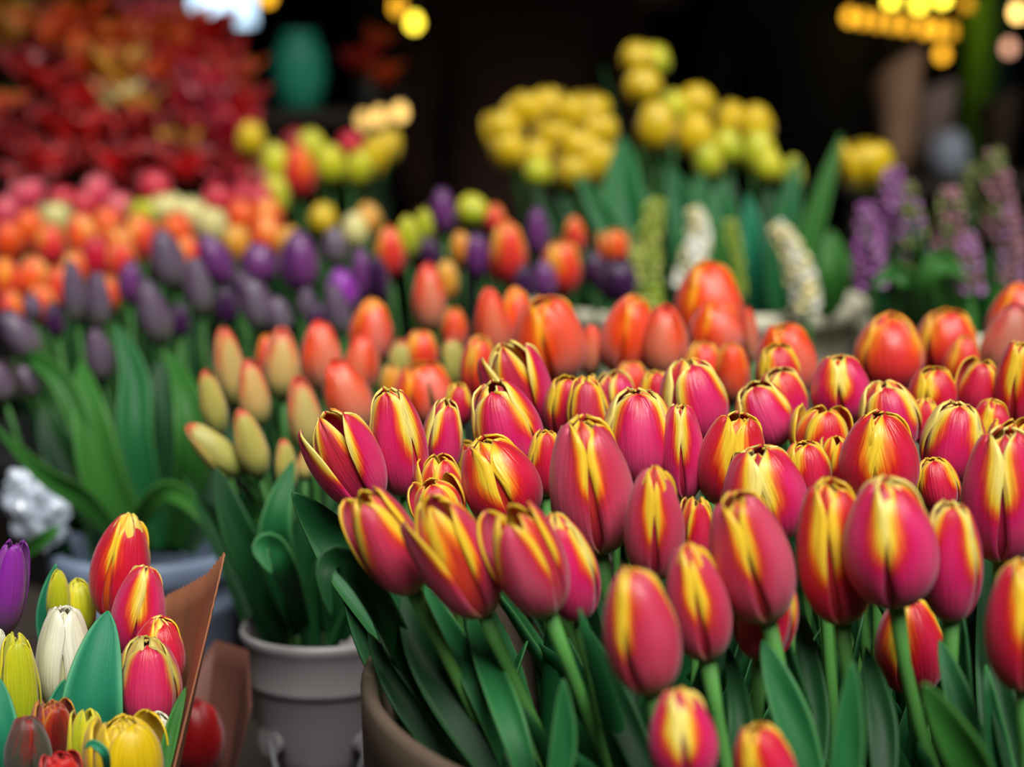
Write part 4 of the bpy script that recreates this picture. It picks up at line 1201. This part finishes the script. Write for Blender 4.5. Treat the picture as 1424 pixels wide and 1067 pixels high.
    hero_leaf(pts, wpx * (0.78 if pts[0][2] < 1.2 and pts[-1][1] > 760 else 0.9), mat, near, **kw)
for pts, wpx, mat, near, kw in [
 ([(130, 1100, 1.13), (128, 980, 1.11), (150, 850, 1.13)], 84, LEAF_T, (90, 992), dict(fold=0.35, blunt=0.9)),
 ([(80, 960, 1.24), (62, 860, 1.24), (78, 784, 1.24)], 24, LEAF_T, (82, 870), {}),
 ([(120, 960, 1.16), (124, 920, 1.155), (118, 876, 1.16)], 26, LEAF_T, (90, 992), {}),
 ([(64, 1020, 1.12), (74, 985, 1.12), (90, 945, 1.12)], 20, LEAF_T, (90, 992), {}),
 ([(-4, 1110, 1.09), (6, 1020, 1.08), (-4, 940, 1.09)], 40, LEAF_T, (30, 1040), {}),
 ([(222, 1100, 1.06), (238, 1020, 1.07), (258, 956, 1.08)], 20, LEAF_B, (208, 1012), {}),
 ([(150, 1090, 1.04), (146, 1050, 1.02), (128, 1034, 1.02), (118, 1042, 1.02)], 12, LEAF_T, (120, 1090), {}),
]:
    hero_leaf(pts, wpx, mat, near, **kw)

# ------------------------------------------------------------------ kraft paper
PAPER = plain('kraft_paper', S(158, 98, 66), 0.65, var=0.08, scale=60, bump=0.15)
PAPER_D = plain('dark_kraft_paper', S(92, 52, 40), 0.7, var=0.1, scale=50, bump=0.15)


def paper(name, cols, mat, label, teeth=2.2):
    """cols: (top px,py,d, bottom px,py,d); a curved sheet with a pinked upper edge."""
    n = 90
    m = 10
    c = np.array(cols, float)
    P = np.zeros((n, m, 3))
    UV = np.zeros((n, m, 2))
    for i in range(n):
        t = i / (n - 1) * (len(c) - 1)
        row = np.array([np.interp(t, np.arange(len(c)), c[:, k]) for k in range(6)])
        for j in range(m):
            f = j / (m - 1)
            q = row[3:] * (1 - f) + row[:3] * f
            z = (teeth if i % 2 else -teeth) if j == m - 1 else 0
            wv = 0.004 * math.sin(6 * f + t * 2.0)
            P[i, j] = at(q[0], q[1] + z, q[2] + wv)
            UV[i, j] = (i / (n - 1), f)
    ctr_ = P[:, 0].mean(0)
    V, F, U = shell(P - ctr_, UV, 0.0006)
    o = link(name, mesh_from(name, V, F, mat, U))
    o.location = Vector(ctr_)
    return tag(o, label, 'wrapping paper')


paper('wrapping_paper', [(292, 862, 1.095, 222, 1150, 1.03), (313, 768, 1.12, 232, 1150, 1.075), (288, 799, 1.20, 226, 1150, 1.14), (262, 814, 1.26, 214, 1150, 1.19), (234, 828, 1.30, 196, 1150, 1.22), (180, 850, 1.33, 160, 1150, 1.235), (80, 930, 1.33, 110, 1150, 1.235), (0, 960, 1.31, 60, 1150, 1.225), (-60, 980, 1.26, 20, 1150, 1.19)],
      PAPER, 'sheet of brown kraft paper with pinked edge wrapped round the mixed bouquet')
paper('wrapping_paper', [(250, 960, 1.47, 240, 1180, 1.43), (300, 890, 1.48, 262, 1180, 1.45), (345, 905, 1.44, 300, 1180, 1.42), (350, 980, 1.38, 300, 1180, 1.38)],
      PAPER_D, 'dark brown paper wrap standing behind the kraft paper edge', 1.0)

# clear plastic sleeve at the edge of the blue bucket
SLEEVE = plain('sleeve_film', S(176, 188, 204), 0.15, spec=0.8, var=0.3, scale=25, bump=0.6)
bm = bmesh.new()
bmesh.ops.create_icosphere(bm, subdivisions=4, radius=1)
for v in bm.verts:
    n = mnoise.noise(v.co * 2.3) * 0.35 + abs(mnoise.noise(v.co * 5.1)) * 0.3
    v.co *= 1 + n
    v.co = Vector((v.co.x * 0.026, v.co.y * 0.02, v.co.z * 0.036))
me = bpy.data.meshes.new('plastic_sleeve')
bm.to_mesh(me)
bm.free()
me.materials.append(SLEEVE)
o = link('plastic_sleeve', me)
o.location = at(52, 706, 1.80)
o.rotation_euler = (0, math.radians(-24), 0)
tag(o, 'crumpled pale plastic sleeve caught beside the blue grey bucket', 'plastic sleeve')
#--PART3--
# ------------------------------------------------------------------ hyacinths
def floret_mesh(name, mat, openness):
    V, F = [], []
    k = 6
    for p in range(k):
        a = 2 * math.pi * p / k
        ca, sa = math.cos(a), math.sin(a)
        b0 = len(V)
        for (r, z, wd) in ((0.10, 0.0, 0.10), (0.26, 0.45, 0.26), (0.30 + 0.3 * openness, 0.85, 0.26), (0.40 + 0.75 * openness, 1.0 - 0.25 * openness, 0.12), (0.48 + 0.9 * openness, 0.92 - 0.4 * openness, 0.02)):
            for s in (-1, 1):
                V.append((r * ca - s * wd * sa, r * sa + s * wd * ca, z))
        for i in range(4):
            q = b0 + i * 2
            F.append((q, q + 1, q + 3, q + 2))
    n = len(V)
    me = mesh_from(name, V, F, mat)
    return me


def hyacinth(base, top, d, tub, wpx, mat_a, mat_b, label, nleaf, lm, bend=(0, 0), opn=0.7, dens=1.0):
    B, T = at(base[0], base[1], d), at(top[0], top[1], d)
    rg = random.Random(int(base[0] + base[1] * 3))
    root = Vector((tub[0] + (B.x - tub[0]) * 0.6, tub[1] + (B.y - tub[1]) * 0.6, tub[2]))
    o = empty('hyacinth', root, label, 'hyacinth', 'hyacinths')
    bd = RGT * (bend[0] / FPX * d) + UPV * (-bend[1] / FPX * d)
    p0, p3 = B - root, T - root
    sp = bez(p0, p0.lerp(p3, 0.4) + bd, p0.lerp(p3, 0.8) + bd, p3, 14)
    low = bez(Vector((0, 0, 0)), Vector((0, 0, p0.z * 0.4)), p0 - (sp[1] - sp[0]).normalized() * p0.z * 0.3, p0, 7)
    V, F, U = tube(low[:-1] + sp, 0.0042, 6)
    link('stalk', mesh_from('stalk', V, F, STEM, U), o)
    wr = wpx * d / FPX
    L_ = sum((sp[i + 1] - sp[i]).length for i in range(13))
    rings = max(4, int(L_ / (wr * 0.20) * dens))
    fa, fb = floret_mesh('floret', mat_a, opn), floret_mesh('floret', mat_b, opn * 0.6)
    for i in range(rings):
        t = (i + 0.5) / rings
        x = t * 13
        k = min(int(x), 12)
        c = sp[k].lerp(sp[k + 1], x - k)
        dr = (sp[k + 1] - sp[k]).normalized()
        a = dr.cross(Vector((0, 1, 0.1))).normalized()
        b = dr.cross(a)
        m = 6
        for j in range(m):
            an = 2 * math.pi * (j + 0.5 * (i % 2)) / m + rg.uniform(-.25, .25)
            out = (a * math.cos(an) + b * math.sin(an) + dr * (0.9 * t - 0.1)).normalized()
            s = wr * 0.42 * (1.0 - 0.45 * t * t) * rg.uniform(0.85, 1.15)
            M = Matrix.Translation(c + out * 0.003) @ out.to_track_quat('Z', 'Y').to_matrix().to_4x4() @ Matrix.Diagonal((s * 0.62, s * 0.62, s, 1))
            link('floret', fa if rg.random() < 0.6 else fb, o, M)
    for q in range(nleaf):
        ang = 2 * math.pi * q / max(1, nleaf) + rg.uniform(-.4, .4)
        out = Vector((math.cos(ang), math.sin(ang), 0))
        h = p0.length + L_ * rg.uniform(0.15, 0.6)
        spd = wr * rg.uniform(0.7, 1.3)
        lp = [Vector((0, 0, 0)), Vector((0, 0, h * 0.4)) + p0 * 0.2 + out * spd * 0.5, Vector((0, 0, h * 0.75)) + out * spd * 0.9, Vector((0, 0, h)) + out * spd * 1.5]
        V, F, U = blade(lp, 0.030, -out, fold=0.5, nu=10, nv=5)
        link('leaf', mesh_from('leaf', V, F, lm, U), o)
    return o


FW1 = plain('hyacinth_cream', S(236, 226, 168), 0.5, var=0.05)
FW2 = plain('hyacinth_white', S(236, 236, 224), 0.5, var=0.05)
FG1 = plain('hyacinth_lime', S(168, 190, 70), 0.5, var=0.1)
FG2 = plain('hyacinth_pale_lime', S(206, 214, 120), 0.5, var=0.1)
FP1 = plain('hyacinth_purple', S(150, 82, 152), 0.5, var=0.15)
FP2 = plain('hyacinth_mauve', S(178, 128, 178), 0.5, var=0.15)
FO1 = plain('hyacinth_olive', S(126, 134, 78), 0.55, var=0.15)
FO2 = plain('hyacinth_dull_pink', S(160, 114, 124), 0.55, var=0.15)
THs = TH
hyacinth((898, 430), (912, 285), 2.33, TG, 46, FG1, FG2, 'lime green hyacinth spike with white hyacinth nodding beside it', 3, LEAF_B, (-8, 0), 0.3)
hyacinth((950, 400), (966, 296), 2.36, TG, 44, FW2, FW1, 'white hyacinth spike with creamy lower florets over the lime one', 2, LEAF, (16, 0))
hyacinth((1122, 428), (1082, 318), 2.32, TG, 46, FW1, FW2, 'cream hyacinth spike bending over the rim of the cream tub', 3, LEAF, (8, -6))
hyacinth((1022, 410), (1016, 312), 2.36, TG, 30, FG1, FG2, 'small budding yellow green hyacinth among upright leaves', 2, LEAF_T, (0, 0), 0.2)
for b, t, d, wp, ma, mb, lab, lm in [
 ((1212, 400), (1204, 290), 2.26, 50, FP1, FP2, 'vivid purple hyacinth next to the yellow tulip', LEAF_D),
 ((1244, 340), (1242, 240), 2.36, 48, FP2, FP1, 'tall mauve hyacinth with the palest top', LEAF_D),
 ((1276, 372), (1262, 262), 2.30, 44, FO1, FP2, 'greyish olive hyacinth bud spike in the middle of the purple ones', LEAF_D),
 ((1322, 362), (1320, 268), 2.34, 50, FO2, FO1, 'dull pink hyacinth beside the curved olive one', LEAF_B),
 ((1352, 352), (1352, 366 - 130), 2.42, 44, FO1, FO1, 'olive green hyacinth bud spike, curved', LEAF_D),
 ((1392, 330), (1382, 216), 2.38, 50, FO1, FO2, 'tallest olive green hyacinth bud spike', LEAF_D),
 ((1408, 392), (1404, 296), 2.30, 44, FO2, FP2, 'pinkish hyacinth low at the picture edge', LEAF_B),
 ((1350, 408), (1346, 330), 2.24, 40, FP2, FO2, 'pink mauve hyacinth low in front of the olive ones', LEAF_B),
]:
    hy = hyacinth(b, t, d, TH, wp, ma, mb, lab, 3, lm, (0, 0), 0.55, 0.8)
    if b[0] == 1322:
        hero_leaf([(1340, 450, 2.25), (1300, 390, 2.2), (1316, 362, 2.2), (1344, 392, 2.18)], 34, LEAF_B, hy)
        hero_leaf([(1290, 450, 2.25), (1286, 400, 2.2), (1292, 350, 2.2)], 22, LEAF_B, hy)
    if b[0] == 1212:
        hero_leaf([(1270, 440, 2.25), (1268, 395, 2.2), (1240, 378, 2.2), (1216, 400, 2.18)], 28, LEAF_B, hy)

# ------------------------------------------------------------------ passers-by
def skin_mesh(name, verts, edges, radii, mat, levels=2):
    me = bpy.data.meshes.new(name)
    me.from_pydata([tuple(v) for v in verts], edges, [])
    ob = bpy.data.objects.new(name, me)
    COL.objects.link(ob)
    sk = ob.modifiers.new('skin', 'SKIN')
    sk.use_smooth_shade = True
    for i, r in enumerate(radii):
        rr = r if isinstance(r, tuple) else (r, r)
        me.skin_vertices[0].data[i].radius = rr
    me.skin_vertices[0].data[0].use_root = True
    sb = ob.modifiers.new('sub', 'SUBSURF')
    sb.levels = levels
    dg = bpy.context.evaluated_depsgraph_get()
    out = bpy.data.meshes.new_from_object(ob.evaluated_get(dg))
    bpy.data.objects.remove(ob)
    out.name = name
    out.materials.clear()
    out.materials.append(mat)
    return out


SKIN_M = plain('skin', S(196, 148, 122), 0.55, var=0.05)
HAIR_M = plain('dark_hair', S(40, 28, 22), 0.6, var=0.3, scale=90)
TROUSER_M = plain('dark_trousers', S(24, 24, 30), 0.8)
SHOE_M = plain('black_shoes', S(16, 16, 16), 0.4)


def person(loc, yaw, h, coat_mat, label, wide=1.0):
    s = h / 1.75
    o = empty('person', loc, label, 'person')
    o.rotation_euler = (0, 0, yaw)
    V = [(0, 0, .98), (0, 0, 1.12), (0, -.01, 1.30), (0, 0, 1.44), (0, .01, 1.52), (0, -.01, 1.60), (0, -.015, 1.68), (0, -.01, 1.74)]
    E = [(i, i + 1) for i in range(7)]
    R = [(.15, .11), (.13, .10), (.16, .11), (.11, .08), (.055, .055), (.072, .085), (.078, .095), (.05, .06)]
    for sx in (-1, 1):
        a = len(V)
        V += [(sx * .17, 0, 1.42), (sx * .23, .01, 1.14), (sx * .22, -.07, .90), (sx * .215, -.10, .83)]
        E += [(3, a), (a, a + 1), (a + 1, a + 2), (a + 2, a + 3)]
        R += [.058, .046, .032, (.022, .036)]
        for fi, (fx, ln) in enumerate(((-.024, .065), (-.008, .078), (.008, .073), (.024, .058))):
            c = len(V)
            V += [(sx * .215, -.105 + fx, .80), (sx * .205, -.115 + fx, .80 - ln * .6), (sx * .195, -.118 + fx, .80 - ln)]
            E += [(a + 3, c), (c, c + 1), (c + 1, c + 2)]
            R += [.0095, .0085, .007]
        c = len(V)
        V += [(sx * .200, -.135, .83), (sx * .192, -.150, .795)]
        E += [(a + 3, c), (c, c + 1)]
        R += [.010, .008]
        a = len(V)
        V += [(sx * .095, 0, .90), (sx * .10, -.01, .50), (sx * .105, .015, .09), (sx * .11, -.11, .045)]
        E += [(0, a), (a, a + 1), (a + 1, a + 2), (a + 2, a + 3)]
        R += [.088, .06, .042, .034]
    V = [(x * s * wide, y * s, z * s) for x, y, z in V]
    R = [tuple(q * s for q in r) if isinstance(r, tuple) else r * s for r in R]
    link('body', skin_mesh('body', V, E, R, SKIN_M), o)
    # coat
    V = [(0, 0, .80), (0, 0, .98), (0, 0, 1.14), (0, -.01, 1.30), (0, 0, 1.43), (0, .01, 1.50)]
    E = [(i, i + 1) for i in range(5)]
    R = [(.20, .15), (.19, .14), (.18, .135), (.20, .14), (.15, .11), (.075, .075)]
    for sx in (-1, 1):
        a = len(V)
        V += [(sx * .185, 0, 1.42), (sx * .245, .01, 1.14), (sx * .23, -.07, .92)]
        E += [(4, a), (a, a + 1), (a + 1, a + 2)]
        R += [.082, .070, .052]
    V = [(x * s * wide, y * s, z * s) for x, y, z in V]
    R = [tuple(q * s for q in r) if isinstance(r, tuple) else r * s for r in R]
    link('coat', skin_mesh('coat', V, E, R, coat_mat), o)
    V = [(0, 0, .97), ]
    E, R = [], [(.16, .125)]
    for sx in (-1, 1):
        a = len(V)
        V += [(sx * .095, 0, .86), (sx * .10, -.01, .50), (sx * .105, .012, .08)]
        E += [(0, a), (a, a + 1), (a + 1, a + 2)]
        R += [.105, .078, .062]
    V = [(x * s, y * s, z * s) for x, y, z in V]
    R = [tuple(q * s for q in r) if isinstance(r, tuple) else r * s for r in R]
    link('trousers', skin_mesh('trousers', V, E, R, TROUSER_M), o)
    for sx in (-1, 1):
        V = [(sx * .105 * s, .04 * s, .05 * s), (sx * .108 * s, -.06 * s, .045 * s), (sx * .112 * s, -.16 * s, .035 * s)]
        link('shoe', skin_mesh('shoe', V, [(0, 1), (1, 2)], [.05 * s, .046 * s, .036 * s], SHOE_M, 1), o)
    V = [(0, .03 * s, 1.60 * s), (0, .025 * s, 1.70 * s), (0, .0, 1.755 * s)]
    link('hair', skin_mesh('hair', V, [(0, 1), (1, 2)], [(.085 * s, .075 * s), (.088 * s, .088 * s), (.06 * s, .07 * s)], HAIR_M), o)
    for sx in (-1, 1):
        bm = bmesh.new()
        bmesh.ops.create_uvsphere(bm, u_segments=10, v_segments=8, radius=.013 * s, matrix=Matrix.Translation((sx * .032 * s, -.098 * s, 1.655 * s)))
        me = bpy.data.meshes.new('eye')
        bm.to_mesh(me); bm.free()
        me.materials.append(SHOE_M)
        link('eye', me, o)
    V = [(0, -.10 * s, 1.66 * s), (0, -.118 * s, 1.615 * s)]
    link('nose', skin_mesh('nose', V, [(0, 1)], [.010 * s, .016 * s], SKIN_M, 1), o)
    V = [(-.024 * s, -.095 * s, 1.572 * s), (0, -.103 * s, 1.572 * s), (.024 * s, -.095 * s, 1.572 * s)]
    link('mouth', skin_mesh('mouth', V, [(0, 1), (1, 2)], [.006 * s] * 3, plain('lips', S(160, 84, 80), 0.5), 1), o)
    return o


def ground(px, d):
    p = at(px, 110, d)
    return (p.x, p.y, 0.0)


BROWN_C = plain('brown_black_coat', S(58, 36, 26), 0.85, var=0.4, scale=8)
NAVY_C = plain('navy_coat', S(24, 28, 44), 0.8, var=0.3, scale=8)
BLACK_C = plain('black_coat', S(14, 14, 18), 0.8, var=0.3, scale=8)
person(ground(726, 4.28), math.radians(180), 1.80, BROWN_C, 'person in a dark brown coat standing behind the yellow tulips', 1.0)
person(ground(905, 5.3), math.radians(200), 1.76, BLACK_C, 'person in a black coat partly behind the green post', 0.95)
person(ground(1120, 5.0), math.radians(170), 1.82, NAVY_C, 'person in a dark navy coat between green post and lamps', 1.0)

# ------------------------------------------------------------------ things at the back of the hall
def rod(name, p0, p1, r, mat, label, cat, seg=20):
    p0, p1 = Vector(p0), Vector(p1)
    V, F, U = tube([Vector((0, 0, 0)), (p1 - p0) * 0.5, p1 - p0], r, seg)
    o = link(name, mesh_from(name, V, F, mat, U))
    o.location = p0
    return tag(o, label, cat)


def post(px, d, r, mat, label):
    p = at(px, 110, d)
    o = empty('post', (p.x, p.y, 0), label, 'post')
    V, F, U = tube([Vector((0, 0, 0)), Vector((0, 0, 1.4)), Vector((0, 0, 2.8))], r, 20)
    link('shaft', mesh_from('shaft', V, F, mat, U), o)
    link('foot', lathe([(r * 1.8, 0), (r * 1.8, .02), (r * 1.1, .05), (r * 1.02, .06)], 20, mat), o)
    return o


post(1012, 5.6, 0.075, plain('olive_paint', S(104, 118, 66), 0.6, var=0.15, scale=4), 'olive green post rising behind the yellow tulips')
post(1362, 4.8, 0.040, plain('green_paint', S(104, 180, 50), 0.5, var=0.2, scale=4), 'bright green post under the string of lamps')
post(1388, 5.2, 0.040, plain('teal_paint', S(30, 76, 78), 0.5, var=0.2, scale=4), 'dark teal post just behind the bright green one')

LAMPS = [(1240, 2, 'yellow', 1.0), (1278, 6, 'yellow', 0.9), (1310, -2, 'yellow', 1.6), (1182, 24, 'amber', .55), (1200, 27, 'amber', .40), (1220, 30, 'amber', .36), (1240, 33, 'amber', .36),
         (1260, 36, 'amber', .40), (1286, 40, 'amber', .5), (1304, 42, 'amber', .5), (1322, 44, 'amber', .3), (1310, 76, 'amber', .55), (1344, 6, 'amber', .25), (1415, 18, 'warm', .9), (1403, 67, 'rosy', .35),
         (576, 32, 'yellow', .6), (553, 10, 'amber', .4), (372, -4, 'amber', .5), (556, 157, 'warm', .36), (528, 163, 'warm', .3), (506, 168, 'warm', .22)]
CORD_M = plain('lamp_cord', S(20, 20, 20), 0.6)
LC = {'yellow': S(255, 226, 60), 'amber': S(240, 170, 40), 'warm': S(250, 200, 110), 'rosy': S(220, 160, 130)}
EM = {}
LW = {'yellow': 'bright yellow', 'amber': 'amber', 'warm': 'warm white', 'rosy': 'dim rosy'}
cnt = {}
sm = lathe([(0.0, -0.016), (0.006, -0.015), (0.0125, -0.008), (0.014, 0.0), (0.0125, 0.008), (0.008, 0.015), (0.006, 0.02)], 14, None, 'glass_bulb')
for px, py, c, st in LAMPS:
    d = 4.6 if px > 700 else 3.75
    key = (c, st)
    if key not in EM:
        EM[key] = emit('lamp_glow', LC[c], (7.5 if c != 'amber' else 6.0) * st)
    cnt[c] = cnt.get(c, 0) + 1
    where = 'above the green post' if px > 1100 else 'above the brown coat'
    p = at(px, py, d)
    o = empty('hanging_lamp', p, '%s round lamp, %s of its colour on the string, %s' % (LW[c], ORD[cnt[c] - 1], where), 'lamp', 'string lamps in the dark hall')
    b = sm.copy()
    b.materials.clear()
    b.materials.append(EM[key])
    link('bulb', b, o)
    V, F, U = tube([Vector((0, 0, 0.018)), Vector((0, 0, 0.045))], 0.008, 10)
    link('socket', mesh_from('socket', V, F, CORD_M, U), o)
    V, F, U = tube([Vector((0, 0, 0.045)), Vector((0, 0, (2.8 - p.z) * 0.5)), Vector((0, 0, 2.8 - p.z))], 0.002, 5)
    link('cord', mesh_from('cord', V, F, CORD_M, U), o)

# lit window high in the back wall
pw0, pw1 = at(276, 36, 8.02), at(362, -160, 8.02)
FRAME_M = plain('window_frame_paint', S(60, 66, 70), 0.6)
wn = empty('window_1', (pw0.x, 7.99, pw0.z), None, None)
wn['kind'] = 'structure'
wx, wz = pw1.x - pw0.x, pw1.z - pw0.z
box('pane', 0, wx, 0, 0.006, 0, wz, emit('daylit_glass', S(200, 230, 255), 2.4), wn, 0)
for a in ((-0.03, 0, 0, wz), (wx, wx + 0.03, 0, wz), (-0.03, wx + 0.03, -0.03, 0), (-0.03, wx + 0.03, wz, wz + 0.03)):
    box('window_frame', a[0], a[1], -0.03, 0.008, a[2], a[3], FRAME_M, wn)

# green tarpaulin hung at the back left, blue board beside it
TARP = plain('green_tarpaulin', S(52, 78, 50), 0.7, var=0.25, scale=3)
P = np.zeros((40, 6, 3)); UV = np.zeros((40, 6, 2))
q0 = at(-60, 120, 6.2); q1 = at(160, -160, 6.2)
for i in range(40):
    for j in range(6):
        P[i, j] = (q0.x + (q1.x - q0.x) * i / 39, q0.y + 0.03 * math.sin(i * 0.9) * (1 + .2 * j), 0.9 + (2.8 - 0.9) * j / 5)
        UV[i, j] = (i / 39, j / 5)
V, F, U = shell(P, UV, 0.004)
tag(link('tarpaulin', mesh_from('tarpaulin', V, F, TARP, U)), 'dark green tarpaulin hanging from the roof behind the red flowers', 'tarpaulin')
p = at(196, 10, 6.6)
tag(box('notice_board', p.x - 0.09, p.x + 0.09, p.y, p.y + 0.03, 1.35, 2.0, plain('blue_grey_board', S(66, 96, 110), 0.6)), 'blue grey board beside the green tarpaulin', 'board')

# teal vase, wrapped bunches and cup at the back
def vase(px, py, d, r, h, mat, label, name='vase', cat='vase'):
    p = at(px, py, d)
    o = empty(name, (p.x, p.y, p.z - h / 2), label, cat)
    link('body', lathe([(r * .6, 0), (r * .75, h * .04), (r, h * .4), (r * .9, h * .75), (r * .6, h * .93), (r * .68, h), (r * .6, h * .99), (r * .5, h * .9), (r * .8, h * .4), (0, h * .06)], 32, mat), o)
    return o


def stand(px, py, d, w, name, label):
    p = at(px, py, d)
    o = empty(name, (p.x, p.y, 0), label, 'stand')
    box('top', -w, w, -0.10, 0.10, p.z - 0.03, p.z, WOOD_M, o)
    for sx in (-w + .03, w - .07):
        for sy in (-.09, .05):
            box('leg', sx, sx + .04, sy, sy + .04, 0, p.z - 0.03, WOOD_M, o)
    return o


TEAL = plain('teal_glaze', S(60, 190, 160), 0.4, var=0.2, scale=10)
v = vase(416, 98, 3.97, 0.058, 0.164, TEAL, 'teal green vase in the dark behind the red flowers')
stand(448, 98 + 0.082 / 3.97 * FPX, 3.97, 0.16, 'plant_stand', 'dark wooden stand under the teal vase')
# red flowers by the vase
p = at(512, 94, 3.97)
pot = vase(512, 94 + 0.052 / 3.97 * FPX, 3.97, 0.032, 0.06, DARK_P, 'small black pot with red and orange flowers beside the teal vase', 'flower_pot', 'pot')
tp = (p.x, p.y, p.z - 0.076, 0.012)
for (bx, by, tx, ty, wv, var, lab) in [(510, 104, 500, 66, 40, 'scarlet', 'scarlet flower in the small black pot by the teal vase'), (528, 122, 530, 86, 40, 'tangerine', 'orange flower in the small black pot by the teal vase'), (520, 70, 530, 40, 30, 'tangerine', 'upper orange flower in the small black pot by the teal vase')]:
    tulip((bx, by, tx, ty, wv, 20, 'ragged'), 3.97, tp, var, lab, 'flowers by the teal vase', 1, leaf=0)

zt = at(1318, 214, 4.1).z - 0.05
KR = plain('pale_brown_wrap', S(190, 146, 112), 0.7, var=0.2, scale=20)
for (px, py, w_, h_, d, lab, mt) in [(1246, 146, 70, 110, 4.0, 'pale brown paper cone standing in the dark behind the mauve hyacinths', KR),
                                   (1290, 168, 80, 80, 4.15, 'grey brown paper cone slumped beside the taller pale one', plain('grey_brown_wrap', S(170, 146, 132), 0.7, var=0.2, scale=20)),
                                   (1386, 172, 60, 70, 4.25, 'dull brown paper cone behind the olive hyacinths', plain('dull_brown_wrap', S(96, 76, 60), 0.7, var=0.2, scale=20))]:
    p = at(px, py + h_ / 2, d)
    k = d / FPX
    h_ = (at(px, py - h_ / 2, d).z - zt) / k
    p.z = zt
    n = 40
    V, F = [], []
    for j, (rr, zz) in enumerate(((0.25, 0), (0.32, 0.3), (0.42, 0.65), (0.52, 1.0), (0.49, 0.99), (0.38, 0.65), (0.2, 0.05))):
        for i in range(n):
            a = 2 * math.pi * i / n
            top = 1 + (0.16 * math.cos(a * 1.0 + 0.6) if 2 < j < 5 else 0)
            V.append((rr * w_ * k * math.cos(a) * (1 + .05 * math.sin(5 * a)), rr * w_ * k * math.sin(a), zz * h_ * k * top))
    for j in range(6):
        for i in range(n):
            F.append((j * n + i, j * n + (i + 1) % n, (j + 1) * n + (i + 1) % n, (j + 1) * n + i))
    F.append(tuple(range(n - 1, -1, -1)))
    F.append(tuple(6 * n + i for i in range(n)))
    o = link('paper_cone', mesh_from('paper_cone', V, F, mt))
    o.location = p
    tag(o, lab, 'paper wrap')
p = at(1318, 214, 4.1)
cup = vase(1318, 214, 4.1, 0.045, 0.10, plain('white_enamel', S(196, 206, 224), 0.35, var=0.05), 'small white cup standing among the brown paper cones', 'enamel_cup', 'cup')
p = at(1310, 210, 4.2)
tb = empty('side_table', (p.x, p.y, 0), 'dark wooden side table carrying the paper cones and white cup', 'table')
zt = at(1318, 214, 4.1).z - 0.05
box('table_top', -0.26, 0.40, -0.28, 0.36, zt - 0.03, zt, WOOD_M, tb)
for sx in (-.24, .34):
    for sy in (-.25, .3):
        box('leg', sx, sx + .04, sy, sy + .04, 0, zt - .03, WOOD_M, tb)
